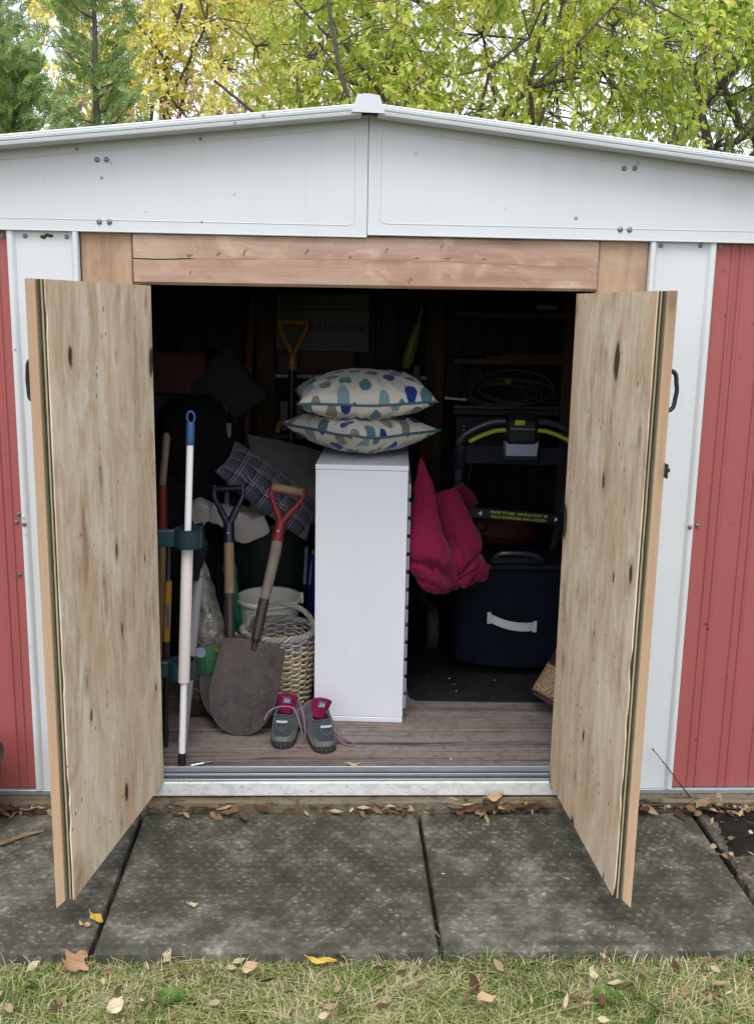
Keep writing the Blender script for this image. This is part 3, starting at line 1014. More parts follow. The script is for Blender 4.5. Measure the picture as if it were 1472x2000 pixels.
# ---------------------------------------------------------------- doors
DW, DZ0, DZ1 = 0.577, 0.0785, 1.4355
for side, hx, ang, lab in ((-1, -0.468, 10.5, "weathered plywood door swung open to the left"), (1, 0.6186, 2.8, "weathered plywood door swung open to the right")):
    s_ = -side                       # outer side in the door's own y
    a = R(ang)
    u = (side * math.sin(a), -math.cos(a))
    # outer tan board, standing out past the plywood at the free edge
    ys = sorted((s_ * -0.0185, s_ * -0.0435))
    mb = MB()
    yi, yo_ = s_ * -0.0185, s_ * -0.0395
    e = 0.0012
    prof = [(yi, DZ0 - 0.001), (yi, DZ1), (yi + (yo_ - yi) * 0.06, DZ1 + 0.001), (yo_ - (yo_ - yi) * 0.06, DZ1 + 0.001), (yo_, DZ1), (yo_, DZ0 - 0.022)]
    mb.prism(prof, 0, 0.004, DW + 0.007)
    d = mb.build("door", 'board', shed, local=True)
    d.location = (hx, -0.03, 0)
    d.rotation_euler = (0, 0, math.atan2(u[1], u[0]))
    d["label"] = lab
    # five plies, each edge a little different
    rr = np.random.default_rng(3 + side)
    t0 = 0.0
    for k, (th, m_, inset) in enumerate(((0.0030, 'ply', 0.0), (0.0038, 'ply_dark', 0.0022), (0.0034, 'ply_edge', 0.0003), (0.0040, 'ply_dark', 0.0020), (0.0032, 'ply_green', 0.0006))):
        n = 60
        zs = np.linspace(DZ0, DZ1, n)
        edge = DW - inset - np.abs(rr.normal(0, 0.0007, n))
        for c in range(5):
            i0 = rr.integers(2, n - 3)
            if k in (0, 4): edge[i0:i0 + 2] -= rr.uniform(0.002, 0.005)
        if side > 0 and k == 0: edge[0] -= 0.012; edge[1] -= 0.004
        ya, yb = s_ * -t0, s_ * -(t0 + th)
        mb = MB()
        vs_ = []
        for z, e in zip(zs, edge): vs_ += [(0.0, ya, z), (e, ya, z), (e, yb, z), (0.0, yb, z)]
        fs = [(i * 4 + q, i * 4 + (q + 1) % 4, (i + 1) * 4 + (q + 1) % 4, (i + 1) * 4 + q) for i in range(n - 1) for q in range(4)]
        fs += [(0, 1, 2, 3), tuple((n - 1) * 4 + q for q in (3, 2, 1, 0))]
        mb.add(vs_, fs)
        mb.build("plywood_layer", m_, d, local=True)
        t0 += th + 0.0002
    # pull handle bowed out from the outer face, and hinges
    mb = MB()
    yo = s_ * -0.0395
    zc, hh = 1.235, 0.044
    hp = 1.0 if side > 0 else 0.55
    pts = [(DW - 0.004, yo + s_ * 0.004, zc - hh), (DW - 0.004, yo - s_ * 0.012 * hp, zc - hh * 0.8), (DW - 0.004, yo - s_ * 0.016 * hp, zc - hh * 0.35), (DW - 0.004, yo - s_ * 0.018 * hp, zc), (DW - 0.004, yo - s_ * 0.016 * hp, zc + hh * 0.35), (DW - 0.004, yo - s_ * 0.012 * hp, zc + hh * 0.8), (DW - 0.004, yo + s_ * 0.004, zc + hh)]
    mb.tube(smoothpts(pts, 5), 0.0048, 8)
    mb.build("pull_handle", 'black', d, smooth=True, local=True)
    if side > 0:
        mb = MB()
        y_a, y_b = sorted((yo, yo - s_ * 0.004))
        mb.box(DW - 0.03, DW + 0.02, y_a, y_b, 1.055, 1.085, 0.001)
        mb.tube([(DW - 0.01, yo, 1.068), (DW - 0.01, yo - s_ * 0.018, 1.068)], [0.005, 0.0042], 8)
        mb.build("latch", 'black', d, smooth=True, local=True)
    for zc in (0.25, 1.27):
        mb = MB()
        y_a, y_b = sorted((yo, yo - s_ * 0.003))
        mb.box(0.006, 0.06, y_a, y_b, zc - 0.045, zc + 0.045, 0.001)
        mb.tube([(0.004, yo - s_ * 0.004, zc - 0.045), (0.004, yo - s_ * 0.004, zc + 0.045)], 0.005, 8)
        mb.build("hinge", 'galv', d, smooth=True, local=True)

# ================================================================== things in the shed
FZ = 0.086          # top of the floor

MT['seam_blue'] = plain("blue_piping", (0.055, 0.13, 0.17), 0.7, 0.2, 200, 0.3)
MT['rusty'] = None


def rusty_steel():
    g = G("rusty_blade_steel")
    v = g.co()
    n = g.noise(v, 14, 6, 0.7, 0.3); f = g.noise(v, 120, 4, 0.65); b = g.noise(v, 5, 3, 0.5)
    c = g.ramp(n, [(0.33, (0.026, 0.022, 0.022)), (0.5, (0.055, 0.044, 0.042)), (0.62, (0.080, 0.050, 0.040)), (0.75, (0.12, 0.11, 0.108))])
    c = g.mix(g.ramp(b, [(0.5, 0.0), (0.75, 0.5)]), c, (0.09, 0.088, 0.094))
    c = g.mix(g.ramp(f, [(0.6, 0.0), (0.75, 0.6)]), c, (0.19, 0.17, 0.165))
    return g.fin(c, g.ramp(n, [(0.3, 0.5), (0.7, 0.75)]), g.bump(f, 0.35, 0.0015, g.bump(n, 0.3, 0.004)), 0.35, 0.4)


MT['rusty'] = rusty_steel()
MT['dark_iron'] = plain("dark_iron_socket", (0.045, 0.036, 0.032), 0.5, 0.5, 60, 0.3, metal=0.4)
MT['red_paint'] = plain("chipped_red_paint", (0.14, 0.008, 0.010), 0.5, 0.4, 70, 0.2)
MT['blue_paint'] = plain("dark_blue_plastic_grip", (0.007, 0.010, 0.028), 0.45, 0.3, 70, 0.1)
MT['yellow_paint'] = plain("yellow_plastic", (0.25, 0.125, 0.008), 0.5, 0.2, 60, 0.1)  # yellow darkened so the colour itself carries interior shade
MT['teal'] = plain("dark_teal_plastic", (0.012, 0.034, 0.042), 0.35, 0.25, 50, 0.1)
MT['pole_white'] = plain("white_pole_paint", (0.76, 0.74, 0.77), 0.35, 0.06, 40, 0.05)
MT['sleeve'] = plain("ivory_plastic_sleeve", (0.60, 0.54, 0.52), 0.45, 0.08, 30, 0.05)
MT['grey_pipe'] = plain("grey_plastic_pipe", (0.26, 0.25, 0.27), 0.5, 0.15, 30, 0.1)
MT['cap_blue'] = plain("blue_pole_cap", (0.028, 0.085, 0.20), 0.4, 0.15, 60, 0.05)
MT['cream'] = plain("cream_bucket_plastic", (0.62, 0.61, 0.52), 0.4, 0.08, 25, 0.05)
MT['bin_green'] = plain("dark_green_bin_plastic", (0.010, 0.020, 0.018), 0.45, 0.3, 25, 0.1)
MT['bin_blue'] = plain("blue_bin_plastic", (0.010, 0.030, 0.17), 0.35, 0.2, 25, 0.1)
MT['paper'] = plain("shaded_white_card", (0.10, 0.107, 0.112), 0.7, 0.1, 30, 0.05)  # white card; interior shade is put into its dark base colour
MT['ink'] = plain("black_ink", (0.01, 0.01, 0.012), 0.6, 0.2, 80, 0.0)
MT['lime'] = plain("lime_plastic", (0.40, 0.47, 0.045), 0.4, 0.15, 40, 0.05)
MT['panel_grey'] = plain("satin_grey_panel", (0.30, 0.33, 0.42), 0.35, 0.12, 40, 0.05)
MT['tube_dark'] = plain("dark_handle_tube", (0.045, 0.050, 0.066), 0.3, 0.2, 40, 0.03, spec=0.6)
MT['navy_plastic'] = plain("navy_black_plastic", (0.013, 0.016, 0.026), 0.35, 0.25, 40, 0.05)
MT['yellow_text'] = plain("yellow_print", (0.62, 0.66, 0.06), 0.6, 0.05, 60, 0.0)
MT['white_text'] = plain("white_print", (0.70, 0.70, 0.72), 0.6, 0.05, 60, 0.0)


def cloth_material(name, col, var=0.2, weave=420.0, fold=0.5, sheen=0.3):
    g = G(name)
    v = g.co()
    n = g.noise(v, 9, 4, 0.6); w1 = g.noise(g.map(v, (weave, weave * 0.25, weave)), 1.0, 2); w2 = g.noise(g.map(v, (weave * 0.25, weave, weave)), 1.0, 2)
    wv = g.math('ADD', w1, w2)
    c = g.mix(n, tuple(x * (1 - var) for x in col), tuple(min(1, x * (1 + var)) for x in col))
    nb = g.bump(n, fold, 0.012)
    nb = g.bump(wv, 0.3, 0.0012, nb)
    return g.fin(c, 0.9, nb, 0.0, 0.12, Sheen_Weight=sheen)


MT['magenta'] = cloth_material("magenta_cotton", (0.160, 0.008, 0.040), 0.15, 500, 0.25, 0.08)
MT['magenta_knit'] = cloth_material("magenta_mesh_lining", (0.20, 0.007, 0.055), 0.2, 500, 0.2, 0.05)
MT['navy_fabric'] = cloth_material("navy_catcher_fabric", (0.004, 0.007, 0.014), 0.3, 380, 0.3, 0.0)
MT['strap'] = cloth_material("pale_grey_webbing", (0.50, 0.51, 0.54), 0.1, 300, 0.3, 0.1)
MT['sackcloth'] = cloth_material("dusty_grey_sackcloth", (0.52, 0.465, 0.435), 0.2, 200, 0.4)
MT['greycloth'] = cloth_material("grey_cushion_cloth", (0.16, 0.16, 0.15), 0.2, 260, 0.3)
MT['darkcloth'] = cloth_material("black_bag_cloth", (0.008, 0.009, 0.011), 0.35, 260, 0.4, 0.0)
MT['palecloth_shaded'] = cloth_material("shaded_pale_cloth", (0.024, 0.030, 0.029), 0.2, 260, 0.3, 0.0)  # pale cloth painted near black for the shaded corner
MT['redcloth'] = plain("shaded_red_tin", (0.045, 0.004, 0.004), 0.6, 0.3, 30, 0.1)  # red deepened to include the shade around crate and tin


def dot_material(shift_):
    g = G("spotted_cushion_cotton")
    v = g.co()
    s_ = g.sep(v)
    m = g.n("ShaderNodeCombineXYZ")
    g.link(s_[0], m.inputs[0]); g.link(s_[1], m.inputs[1])
    sh = g.n("ShaderNodeVectorMath"); sh.operation = 'ADD'
    cs = g.n("ShaderNodeCombineXYZ")
    cs.inputs[0].default_value = shift_; g.link(g.rand(), cs.inputs[1])
    g.link(m.outputs[0], sh.inputs[0]); g.link(cs.outputs[0], sh.inputs[1])
    vv = g.map(sh.outputs[0], (1.0, 0.78, 0.0), rot=(0, 0, 0.5))
    d = g.voro(vv, 17.0, rand=0.42, dims='2D')
    cid = g.voro(vv, 17.0, rand=0.42, out="Color", dims='2D')
    t = g.sep(cid)[0]
    dot = g.ramp(t, [(0.0, (0.010, 0.028, 0.21)), (0.26, (0.075, 0.17, 0.20)), (0.5, (0.21, 0.19, 0.165)), (0.68, (0.19, 0.29, 0.32)), (0.86, (0.010, 0.028, 0.21))], 'CONSTANT')
    n = g.noise(v, 14, 3)
    cloth = g.mix(n, (0.50, 0.48, 0.42), (0.64, 0.62, 0.56))
    c = g.mix(g.ramp(d, [(0.315, 1.0), (0.335, 0.0)]), cloth, dot)
    wv = g.math('ADD', g.noise(g.map(v, (480, 120, 480)), 1.0, 2), g.noise(g.map(v, (120, 480, 480)), 1.0, 2))
    return g.fin(c, 0.8, g.bump(wv, 0.25, 0.001, g.bump(n, 0.3, 0.008)), 0.0, 0.25, Sheen_Weight=0.2)


def plaid_material():
    g = G("navy_plaid_flannel")
    v = g.co()
    s_ = g.sep(v)

    def band(x, period, off, width):
        p = g.math('FRACT', g.math('ADD', g.math('DIVIDE', x, period), off))
        return g.math('LESS_THAN', p, width / period)
    wx = g.math('MAXIMUM', band(s_[0], 0.062, 0.10, 0.0036), band(s_[0], 0.062, 0.26, 0.0036))
    wy = g.math('MAXIMUM', band(s_[1], 0.062, 0.10, 0.0036), band(s_[1], 0.062, 0.26, 0.0036))
    bx, by = band(s_[0], 0.062, 0.45, 0.020), band(s_[1], 0.062, 0.45, 0.020)
    tx, ty = band(s_[0], 0.062, 0.90, 0.002), band(s_[1], 0.062, 0.90, 0.002)
    base = g.mix(g.math('MULTIPLY', g.math('ADD', bx, by), 0.45), (0.075, 0.075, 0.11), (0.012, 0.013, 0.03))
    c = g.mix(g.math('MULTIPLY', g.math('ADD', tx, ty), 0.35), base, (0.35, 0.30, 0.36))
    c = g.mix(g.math('MULTIPLY', g.math('ADD', wx, wy), 0.46), c, (0.50, 0.50, 0.54))
    wv = g.noise(g.map(v, (500, 500, 500)), 1.0, 2)
    return g.fin(c, 0.9, g.bump(wv, 0.3, 0.001), 0.0, 0.2, Sheen_Weight=0.3)


MT['dots'] = dot_material(0.0)
MT['dots_under'] = dot_material(0.37)
MT['plaid'] = plaid_material()


# ---------------------------------------------------------------- white cabinet, open slotted side facing right
CX, CY = -0.057, 0.382
cab = thing("storage_cabinet", "tall narrow white laminate cabinet standing in the doorway with two cushions on top", "cabinet", (CX, CY, FZ))
cab.rotation_euler = (0, 0, R(-3.6))
CW, CD, CH = 0.283, 0.50, 0.833
def cpart(name, m, *b, ch=0.0015):
    return MB().box(*b, ch).build(name, m, cab, local=True)
cpart("end_panel", 'laminate', 0, CW, 0, 0.016, 0.0175, CH - 0.0170)
cpart("foot_strip", 'laminate', 0.0005, CW - 0.0005, -0.0012, 0.016, 0.0, 0.0165)
cpart("end_panel", 'laminate', 0, CW, CD - 0.016, CD, 0.0, CH - 0.0165)
cpart("top_panel", 'laminate', -0.001, CW + 0.001, -0.001, CD + 0.001, CH - 0.016, CH)
cpart("back_panel", 'laminate', 0.0, 0.008, 0.0165, CD - 0.0165, 0.0, CH - 0.017)
cpart("plinth", 'laminate', 0.009, CW - 0.02, 0.017, CD - 0.017, 0.002, 0.03)
MT['tray'] = plain("grey_wire_tray", (0.26, 0.28, 0.33), 0.4, 0.2, 60, 0.1)
for k in range(13):
    z = 0.045 + k * 0.0575
    mb = MB()
    mb.box(0.010, CW - 0.004, 0.018, CD - 0.018, z, z + 0.004)
    for yy in (0.018, 0.17, 0.33, CD - 0.026):       # the drawer front is slit, a lip on each post
        mb.box(CW - 0.004, CW + 0.010, yy, yy + 0.008, z - 0.004, z + 0.040, 0.001)
    mb.box(CW - 0.006, CW + 0.006, 0.027, CD - 0.027, z + 0.004, z + 0.036, 0.002)
    mb.build("drawer", 'tray', cab, local=True)


# ---------------------------------------------------------------- cushions
def cushion(name, label, size, T, mat, M, seed, pip=None, flat_bottom=1.0, dent=0.0, bend=0.0, group=None, cat="cushion", wr=1.0):
    r = np.random.default_rng(seed)
    n = 44
    u = np.linspace(-1, 1, n)
    U, V = np.meshgrid(u, u, indexing='ij')
    sx, sy = size[0] / 2, size[1] / 2
    X = U * sx * (1 - 0.07 * (1 - V ** 2)); Y = V * sy * (1 - 0.07 * (1 - U ** 2))
    prof = ((1 - U ** 2) * (1 - V ** 2)) ** 0.42
    edge = np.maximum(np.abs(U), np.abs(V))
    wrk = np.zeros_like(U)
    ang = np.arctan2(V, U)
    for k in range(7):
        wrk += np.sin(ang * r.integers(9, 34) + r.uniform(0, 6)) * np.exp(-((edge - r.uniform(0.55, 0.95)) / 0.22) ** 2)
    for k in range(5):
        wrk += 0.6 * np.sin(U * r.uniform(4, 12) + V * r.uniform(-9, 9) + r.uniform(0, 6))
    wrk = wrk * 0.0016 * wr * np.clip(prof * 2.2, 0, 1)
    seam = 0.006 * np.sin(ang * 3 + seed)
    Zt = T * prof * (1 - dent * np.exp(-((U - 0.1) ** 2 + V ** 2) / 0.35)) + wrk + seam * (1 - prof)
    Zb = -T * flat_bottom * prof + wrk[::-1] * 0.8 + seam * (1 - prof)
    cur = bend * (U ** 2 + V ** 2)
    Zt += cur; Zb += cur
    idx = np.arange(n * n).reshape(n, n)
    verts = [(a, b, c) for a, b, c in zip(X.ravel(), Y.ravel(), Zt.ravel())]
    bidx = np.full((n, n), -1)
    for i in range(n):
        for j in range(n):
            if i in (0, n - 1) or j in (0, n - 1): bidx[i, j] = idx[i, j]
            else:
                bidx[i, j] = len(verts); verts.append((X[i, j], Y[i, j], Zb[i, j]))
    fs = []
    for i in range(n - 1):
        for j in range(n - 1):
            fs.append((idx[i, j], idx[i + 1, j], idx[i + 1, j + 1], idx[i, j + 1]))
            fs.append((bidx[i, j], bidx[i, j + 1], bidx[i + 1, j + 1], bidx[i + 1, j]))
    o = MB().add(verts, fs).build(name, mat, None, smooth=True, angle=80)
    if mat == 'dots':            # the underside is cut from another stretch of the cloth
        o.data.materials.append(MT['dots_under'])
        o.data.polygons.foreach_set("material_index", [k % 2 for k in range(len(o.data.polygons))])
    o.matrix_world = M
    tag(o, label, cat, group)
    if pip:
        loop = [verts[idx[i, 0]] for i in range(n)] + [verts[idx[n - 1, j]] for j in range(1, n)] + [verts[idx[i, n - 1]] for i in range(n - 2, -1, -1)] + [verts[idx[0, j]] for j in range(n - 2, 0, -1)]
        mb = MB(); mb.tube(loop, 0.0040, 6, closed=True)
        mb.build("piping", pip, o, smooth=True, local=True)
    return o


def place(loc, rz=0.0, rx=0.0, ry=0.0):
    return Matrix.Translation(loc) @ Matrix.Rotation(R(rz), 4, 'Z') @ Matrix.Rotation(R(rx), 4, 'X') @ Matrix.Rotation(R(ry), 4, 'Y')


CT = FZ + CH
cushion("cushion", "spotted cushion with blue piping, lower of the two on the white cabinet", (0.365, 0.365), 0.076, 'dots', place((0.083, 0.600, CT + 0.062), 38, 0, 2.5), 5, 'seam_blue', 0.72, 0.22, 0.10 * 0.15, "spotted cushions on the cabinet")
cushion("cushion", "spotted cushion with blue piping, topmost on the white cabinet", (0.425, 0.38), 0.086, 'dots', place((0.088, 0.590, CT + 0.190), 4, 3, -2.0), 9, 'seam_blue', 0.80, 0.0, 0.002, "spotted cushions on the cabinet")

# grey cushion lying behind, plaid pillow leaning on it
cushion("cushion", "plain grey cushion tucked behind the plaid pillow and the cabinet", (0.42, 0.38), 0.055, 'greycloth', place((-0.12, 1.05, 0.745), 6, 38, 18), 15)
_z = unit((0.31, 0.02, -0.245)); _n = unit((-0.05, -0.36, 0.86)); _n = unit(_n - _z * (_n @ _z)); _y = np.cross(_n, _z)
_M = np.eye(4); _M[:3, 0] = _z; _M[:3, 1] = _y; _M[:3, 2] = _n; _M[:3, 3] = (-0.226, 0.86, 0.748)
cushion("cushion", "navy plaid pillow slumped between the shovel handles and the cabinet", (0.40, 0.215), 0.050, 'plaid', Matrix(_M.tolist()), 22, None, 0.9, 0.0, 0.0)

# ---------------------------------------------------------------- magenta cushion folded over beside the mower handle
def magenta():
    """a soft square cushion folded in two, the fold hanging at the bottom"""
    mb = MB()

    def lobe(spine, seed, nr=46, ns=56):
        rr = np.random.default_rng(seed)
        S = np.array([q[0] for q in spine], float); Wd = np.array([q[1] for q in spine]); Dp = np.array([q[2] for q in spine])
        t0 = np.linspace(0, 1, len(S)); t = np.linspace(0, 1, nr)
        Q = np.array(smoothpts(S, 12)); q0 = np.linspace(0, 1, len(Q))
        C = np.stack([np.interp(t, q0, Q[:, k]) for k in range(3)], 1)
        sm = lambda a: np.interp(t, q0, [p[0] for p in smoothpts([(x, 0, 0) for x in a], 12)])
        Wd, Dp = sm(Wd), sm(Dp)
        T = np.gradient(C, axis=0); T[:, 1] = 0; T /= np.linalg.norm(T, axis=1, keepdims=True)
        side = np.stack([-T[:, 2], np.zeros(nr), T[:, 0]], 1)
        fold = [(rr.uniform(3.4, 6.0), rr.uniform(-1.6, 1.6), rr.uniform(0.10, 0.22), rr.choice([-1, 1])) for _ in range(7)]
        vs_ = []
        for i in range(nr):
            for k in range(ns):
                th = 2 * math.pi * k / ns
                c_, s_ = math.cos(th), math.sin(th)
                m = 1 + 0.018 * math.sin(3 * th + 6 * t[i] + seed) + 0.012 * math.sin(9 * th - 11 * t[i])
                for th0, tw, wd_, sg in fold:
                    d = (th - th0 - tw * (t[i] - 0.7) + math.pi) % (2 * math.pi) - math.pi
                    m += sg * 0.075 * math.exp(-(d / wd_) ** 2) * min(1, max(0, (t[i] - 0.3) * 1.8)) * (0.6 + 0.4 * math.sin(t[i] * 7 + th0))
                e = 0.8
                vs_.append(C[i] + side[i] * Wd[i] * m * math.copysign(abs(c_) ** e, c_) + np.array((0, 1, 0)) * Dp[i] * m * math.copysign(abs(s_) ** e, s_))
        fs = [(i * ns + k, i * ns + (k + 1) % ns, (i + 1) * ns + (k + 1) % ns, (i + 1) * ns + k) for i in range(nr - 1) for k in range(ns)] + [tuple(range(ns))[::-1], tuple((nr - 1) * ns + k for k in range(ns))]
        mb.add(vs_, fs)
    lobe([((0.275, 0.520, 0.922), 0.003, 0.004), ((0.284, 0.505, 0.855), 0.024, 0.018), ((0.289, 0.488, 0.765), 0.042, 0.034), ((0.285, 0.455, 0.675), 0.068, 0.056), ((0.300, 0.450, 0.610), 0.074, 0.064), ((0.336, 0.460, 0.558), 0.066, 0.062), ((0.385, 0.485, 0.540), 0.050, 0.050), ((0.415, 0.50, 0.535), 0.02, 0.02)], 3)
    lobe([((0.362, 0.590, 0.803), 0.041, 0.006), ((0.378, 0.580, 0.760), 0.046, 0.024), ((0.402, 0.570, 0.690), 0.058, 0.042), ((0.423, 0.560, 0.620), 0.070, 0.056), ((0.425, 0.552, 0.560), 0.068, 0.058), ((0.405, 0.545, 0.515), 0.045, 0.046), ((0.392, 0.54, 0.497), 0.006, 0.008)], 4)
    lobe([((0.425, 0.545, 0.560), 0.044, 0.040), ((0.468, 0.545, 0.546), 0.042, 0.028), ((0.500, 0.548, 0.537), 0.036, 0.012), ((0.515, 0.55, 0.534), 0.031, 0.003)], 6, 20, 40)
    lobe([((0.285, 0.475, 0.585), 0.040, 0.030), ((0.335, 0.49, 0.566), 0.068, 0.056), ((0.385, 0.505, 0.562), 0.074, 0.060), ((0.435, 0.53, 0.560), 0.068, 0.058), ((0.480, 0.545, 0.556), 0.046, 0.036)], 5, 30, 48)
    lobe([((0.415, 0.70, 0.790), 0.030, 0.030), ((0.448, 0.74, 0.758), 0.030, 0.022), ((0.478, 0.76, 0.730), 0.022, 0.012), ((0.492, 0.765, 0.718), 0.014, 0.003)], 8, 20, 40)
    tmp = mb.build("cushion_blank", 'magenta', None)
    md = tmp.modifiers.new("merge", 'REMESH'); md.mode = 'VOXEL'; md.voxel_size = 0.0048
    md = tmp.modifiers.new("soften", 'SMOOTH'); md.factor = 0.5; md.iterations = 4
    me = bpy.data.meshes.new_from_object(tmp.evaluated_get(bpy.context.evaluated_depsgraph_get()))
    bpy.data.objects.remove(tmp)
    n = len(me.vertices)
    co = np.zeros(n * 3); me.vertices.foreach_get("co", co); co = co.reshape(-1, 3)
    no = np.zeros(n * 3); me.vertices.foreach_get("normal", no); no = no.reshape(-1, 3)
    # creases fanning up from the fold, and soft crumples across
    dx, dz = co[:, 0] - 0.385, co[:, 2] - 0.44
    ang = np.arctan2(dx, dz); rad_ = np.hypot(dx, dz)
    d = np.zeros(n)
    rr = np.random.default_rng(77)
    for k in range(11):
        a0, w_ = rr.uniform(-0.95, 0.75), rr.uniform(0.035, 0.08)
        r1, r2 = rr.uniform(0.06, 0.14), rr.uniform(0.16, 0.30)
        d -= rr.uniform(0.007, 0.014) * np.exp(-((ang - a0 - 0.35 * np.sin(rad_ * 14 + k)) / w_) ** 2) * np.clip((rad_ - r1 + 0.05) / 0.05, 0, 1) * np.clip((r2 - rad_) / 0.06 + 0.5, 0, 1)
    for k in range(6):
        d += 0.0011 * np.sin(co @ rr.normal(0, 60, 3) + rr.uniform(0, 6))
    co += no * d[:, None]
    me.vertices.foreach_set("co", co.ravel()); me.update()
    me.polygons.foreach_set("use_smooth", np.ones(len(me.polygons), bool))
    o = bpy.data.objects.new("cushion", me); COL.objects.link(o)
    tag(o, "magenta cushion folded over and wedged between the cabinet and the mower handle", "cushion")


magenta()


# ---------------------------------------------------------------- spades and other long tools
def lean_tool(name, label, tip, grip, front, cat="shovel"):
    t = thing(name, label, cat, tip)
    M = frame((0, 0, 0), np.array(grip) - np.array(tip), front)
    L = float(np.linalg.norm(np.array(grip) - np.array(tip)))
    return t, M, L


def blade_grid(wd, ln, dish, tipr=0.5, shoulder=0.93, n=20, m=26):
    rows = []
    for v in np.linspace(0, 1, m):
        if v < tipr: w = wd * math.sqrt(max(1e-4, 1 - (1 - v / tipr) ** 2)) ** 0.9
        else: w = wd * (1 - (1 - shoulder) * (v - tipr) / (1 - tipr))
        row = []
        for q in np.linspace(-1, 1, n):
            x = w * q
            up = 0.012 * (1 - q * q) if v > 0.92 else 0.0
            row.append((x, -dish * (x / wd) ** 2 + 0.02 * (v - 0.5) ** 2, ln * v + up))
        rows.append(row)
    return np.array(rows)


def dhandle(t, M, L, mat, gripmat, w=0.052, h=0.11, gr=0.0135, lug=0.0, ribs=False):
    mb = MB()
    for s_ in (-1, 1):
        mb.tube(smoothpts([(0, 0, L - h - 0.02), (s_ * 0.006, 0, L - h + 0.005), (s_ * w * 0.62, 0, L - h * 0.55), (s_ * w, 0, L - h * 0.22), (s_ * w, 0, L + 0.012)], 6), [0.0155] * 6 + [0.012] * 6 + [0.0095] * 13, 10, flat=0.8)
    mb.tube([(0, 0, L - h - 0.065), (0, 0, L - h + 0.0)], [0.0195, 0.0185], 12)
    mb.xf(M); mb.v = [tuple(np.array(p) + np.array(t.location)) for p in mb.v]
    y = mb.build("yoke", mat, t, smooth=True)
    mb = MB()
    mb.tube([(-w, 0, L), (-w * 0.4, 0, L + 0.001), (w * 0.4, 0, L + 0.001), (w, 0, L)], gr, 12)
    if ribs:
        for k in range(11):
            x = -w * 0.85 + k * w * 0.17
            mb.tube([(x - 0.002, 0, L), (x + 0.002, 0, L)], gr + 0.0022, 12)
    mb.xf(M); mb.v = [tuple(np.array(p) + np.array(t.location)) for p in mb.v]
    mb.build("grip", gripmat, t, smooth=True)
    mb = MB()
    mb.tube([(0, -0.018, L - h - 0.035), (0, -0.0215, L - h - 0.035)], [0.0045, 0.003], 8)
    mb.xf(M); mb.v = [tuple(np.array(p) + np.array(t.location)) for p in mb.v]
    mb.build("rivet", 'galv', t)


def tpart(t, M, mb, name, mat, smooth=True):
    mb.xf(M); mb.v = [tuple(np.array(p) + np.array(t.location)) for p in mb.v]
    return mb.build(name, mat, t, smooth=smooth)


# the spade in front
t, M, L = lean_tool("spade", "rusty round-nosed spade with a red D-handle, leaning in front of the basket", (-0.298, 0.262, FZ + 0.002), (-0.149, 0.55, 0.807), (-0.12, -1, 0.2))
tpart(t, M, MB().sheet(blade_grid(0.108, 0.285, 0.016), 0.003), "blade", 'rusty')
mb = MB(); mb.tube(smoothpts([(0, 0.004, 0.268), (0, -0.002, 0.305), (0, -0.001, 0.345), (0, 0, 0.43)], 6), [0.010] * 5 + [0.015] * 5 + [0.0165] * 9, 12, flat=1.0)
tpart(t, M, mb, "socket", 'dark_iron')
mb = MB(); mb.tube([(0, 0, 0.40), (0.002, 0, 0.50), (0.003, 0, 0.58), (0, 0, L - 0.14)], [0.0150, 0.0172, 0.0180, 0.0172], 12)
tpart(t, M, mb, "shaft", 'shaft_grey')
dhandle(t, M, L, 'red_paint', 'shaft', 0.050, 0.105, 0.0145)

# the one behind it
t, M, L = lean_tool("spade", "dark spade with a blue ribbed D-handle and brown shaft, half hidden behind the red-handled one", (-0.318, 0.345, FZ + 0.002), (-0.348, 0.62, 0.796), (-0.05, -1, 0.2))
tpart(t, M, MB().sheet(blade_grid(0.098, 0.27, 0.012, 0.5), 0.003), "blade", 'dark_iron')
mb = MB(); mb.tube(smoothpts([(0, 0.006, 0.22), (0, -0.004, 0.275), (0, 0, 0.32), (0, 0, 0.415)], 6), [0.010] * 5 + [0.015] * 5 + [0.0175] * 9, 12)
tpart(t, M, mb, "socket", 'dark_iron')
mb = MB(); mb.tube([(0, 0, 0.39), (0, 0, 0.5), (0, 0, L - 0.14)], [0.0162, 0.0170, 0.0160], 12)
tpart(t, M, mb, "shaft", 'shaft')
dhandle(t, M, L, 'blue_paint', 'blue_paint', 0.046, 0.115, 0.0095, ribs=True)

# yellow D-handled tool at the back
t, M, L = lean_tool("garden_fork", "garden fork with a yellow D-handle leaning at the back under the white box", (-0.185, 1.36, FZ), (-0.171, 1.45, 1.325), (0, -1, 0.05), "fork")
mb = MB(); mb.tube([(0, 0, 0.3), (0, 0, L - 0.13)], [0.017, 0.016], 10)
tpart(t, M, mb, "shaft", 'black')
for k in range(4):
    x = -0.07 + k * 0.0467
    mb = MB(); mb.tube([(x, 0, 0.0), (x, 0, 0.14), (x * 0.9, 0, 0.26), (0, 0, 0.31)], [0.003, 0.006, 0.007, 0.008], 6)
    tpart(t, M, mb, "tine", 'dark_iron')
dhandle(t, M, L, 'yellow_paint', 'yellow_paint', 0.052, 0.125, 0.015)

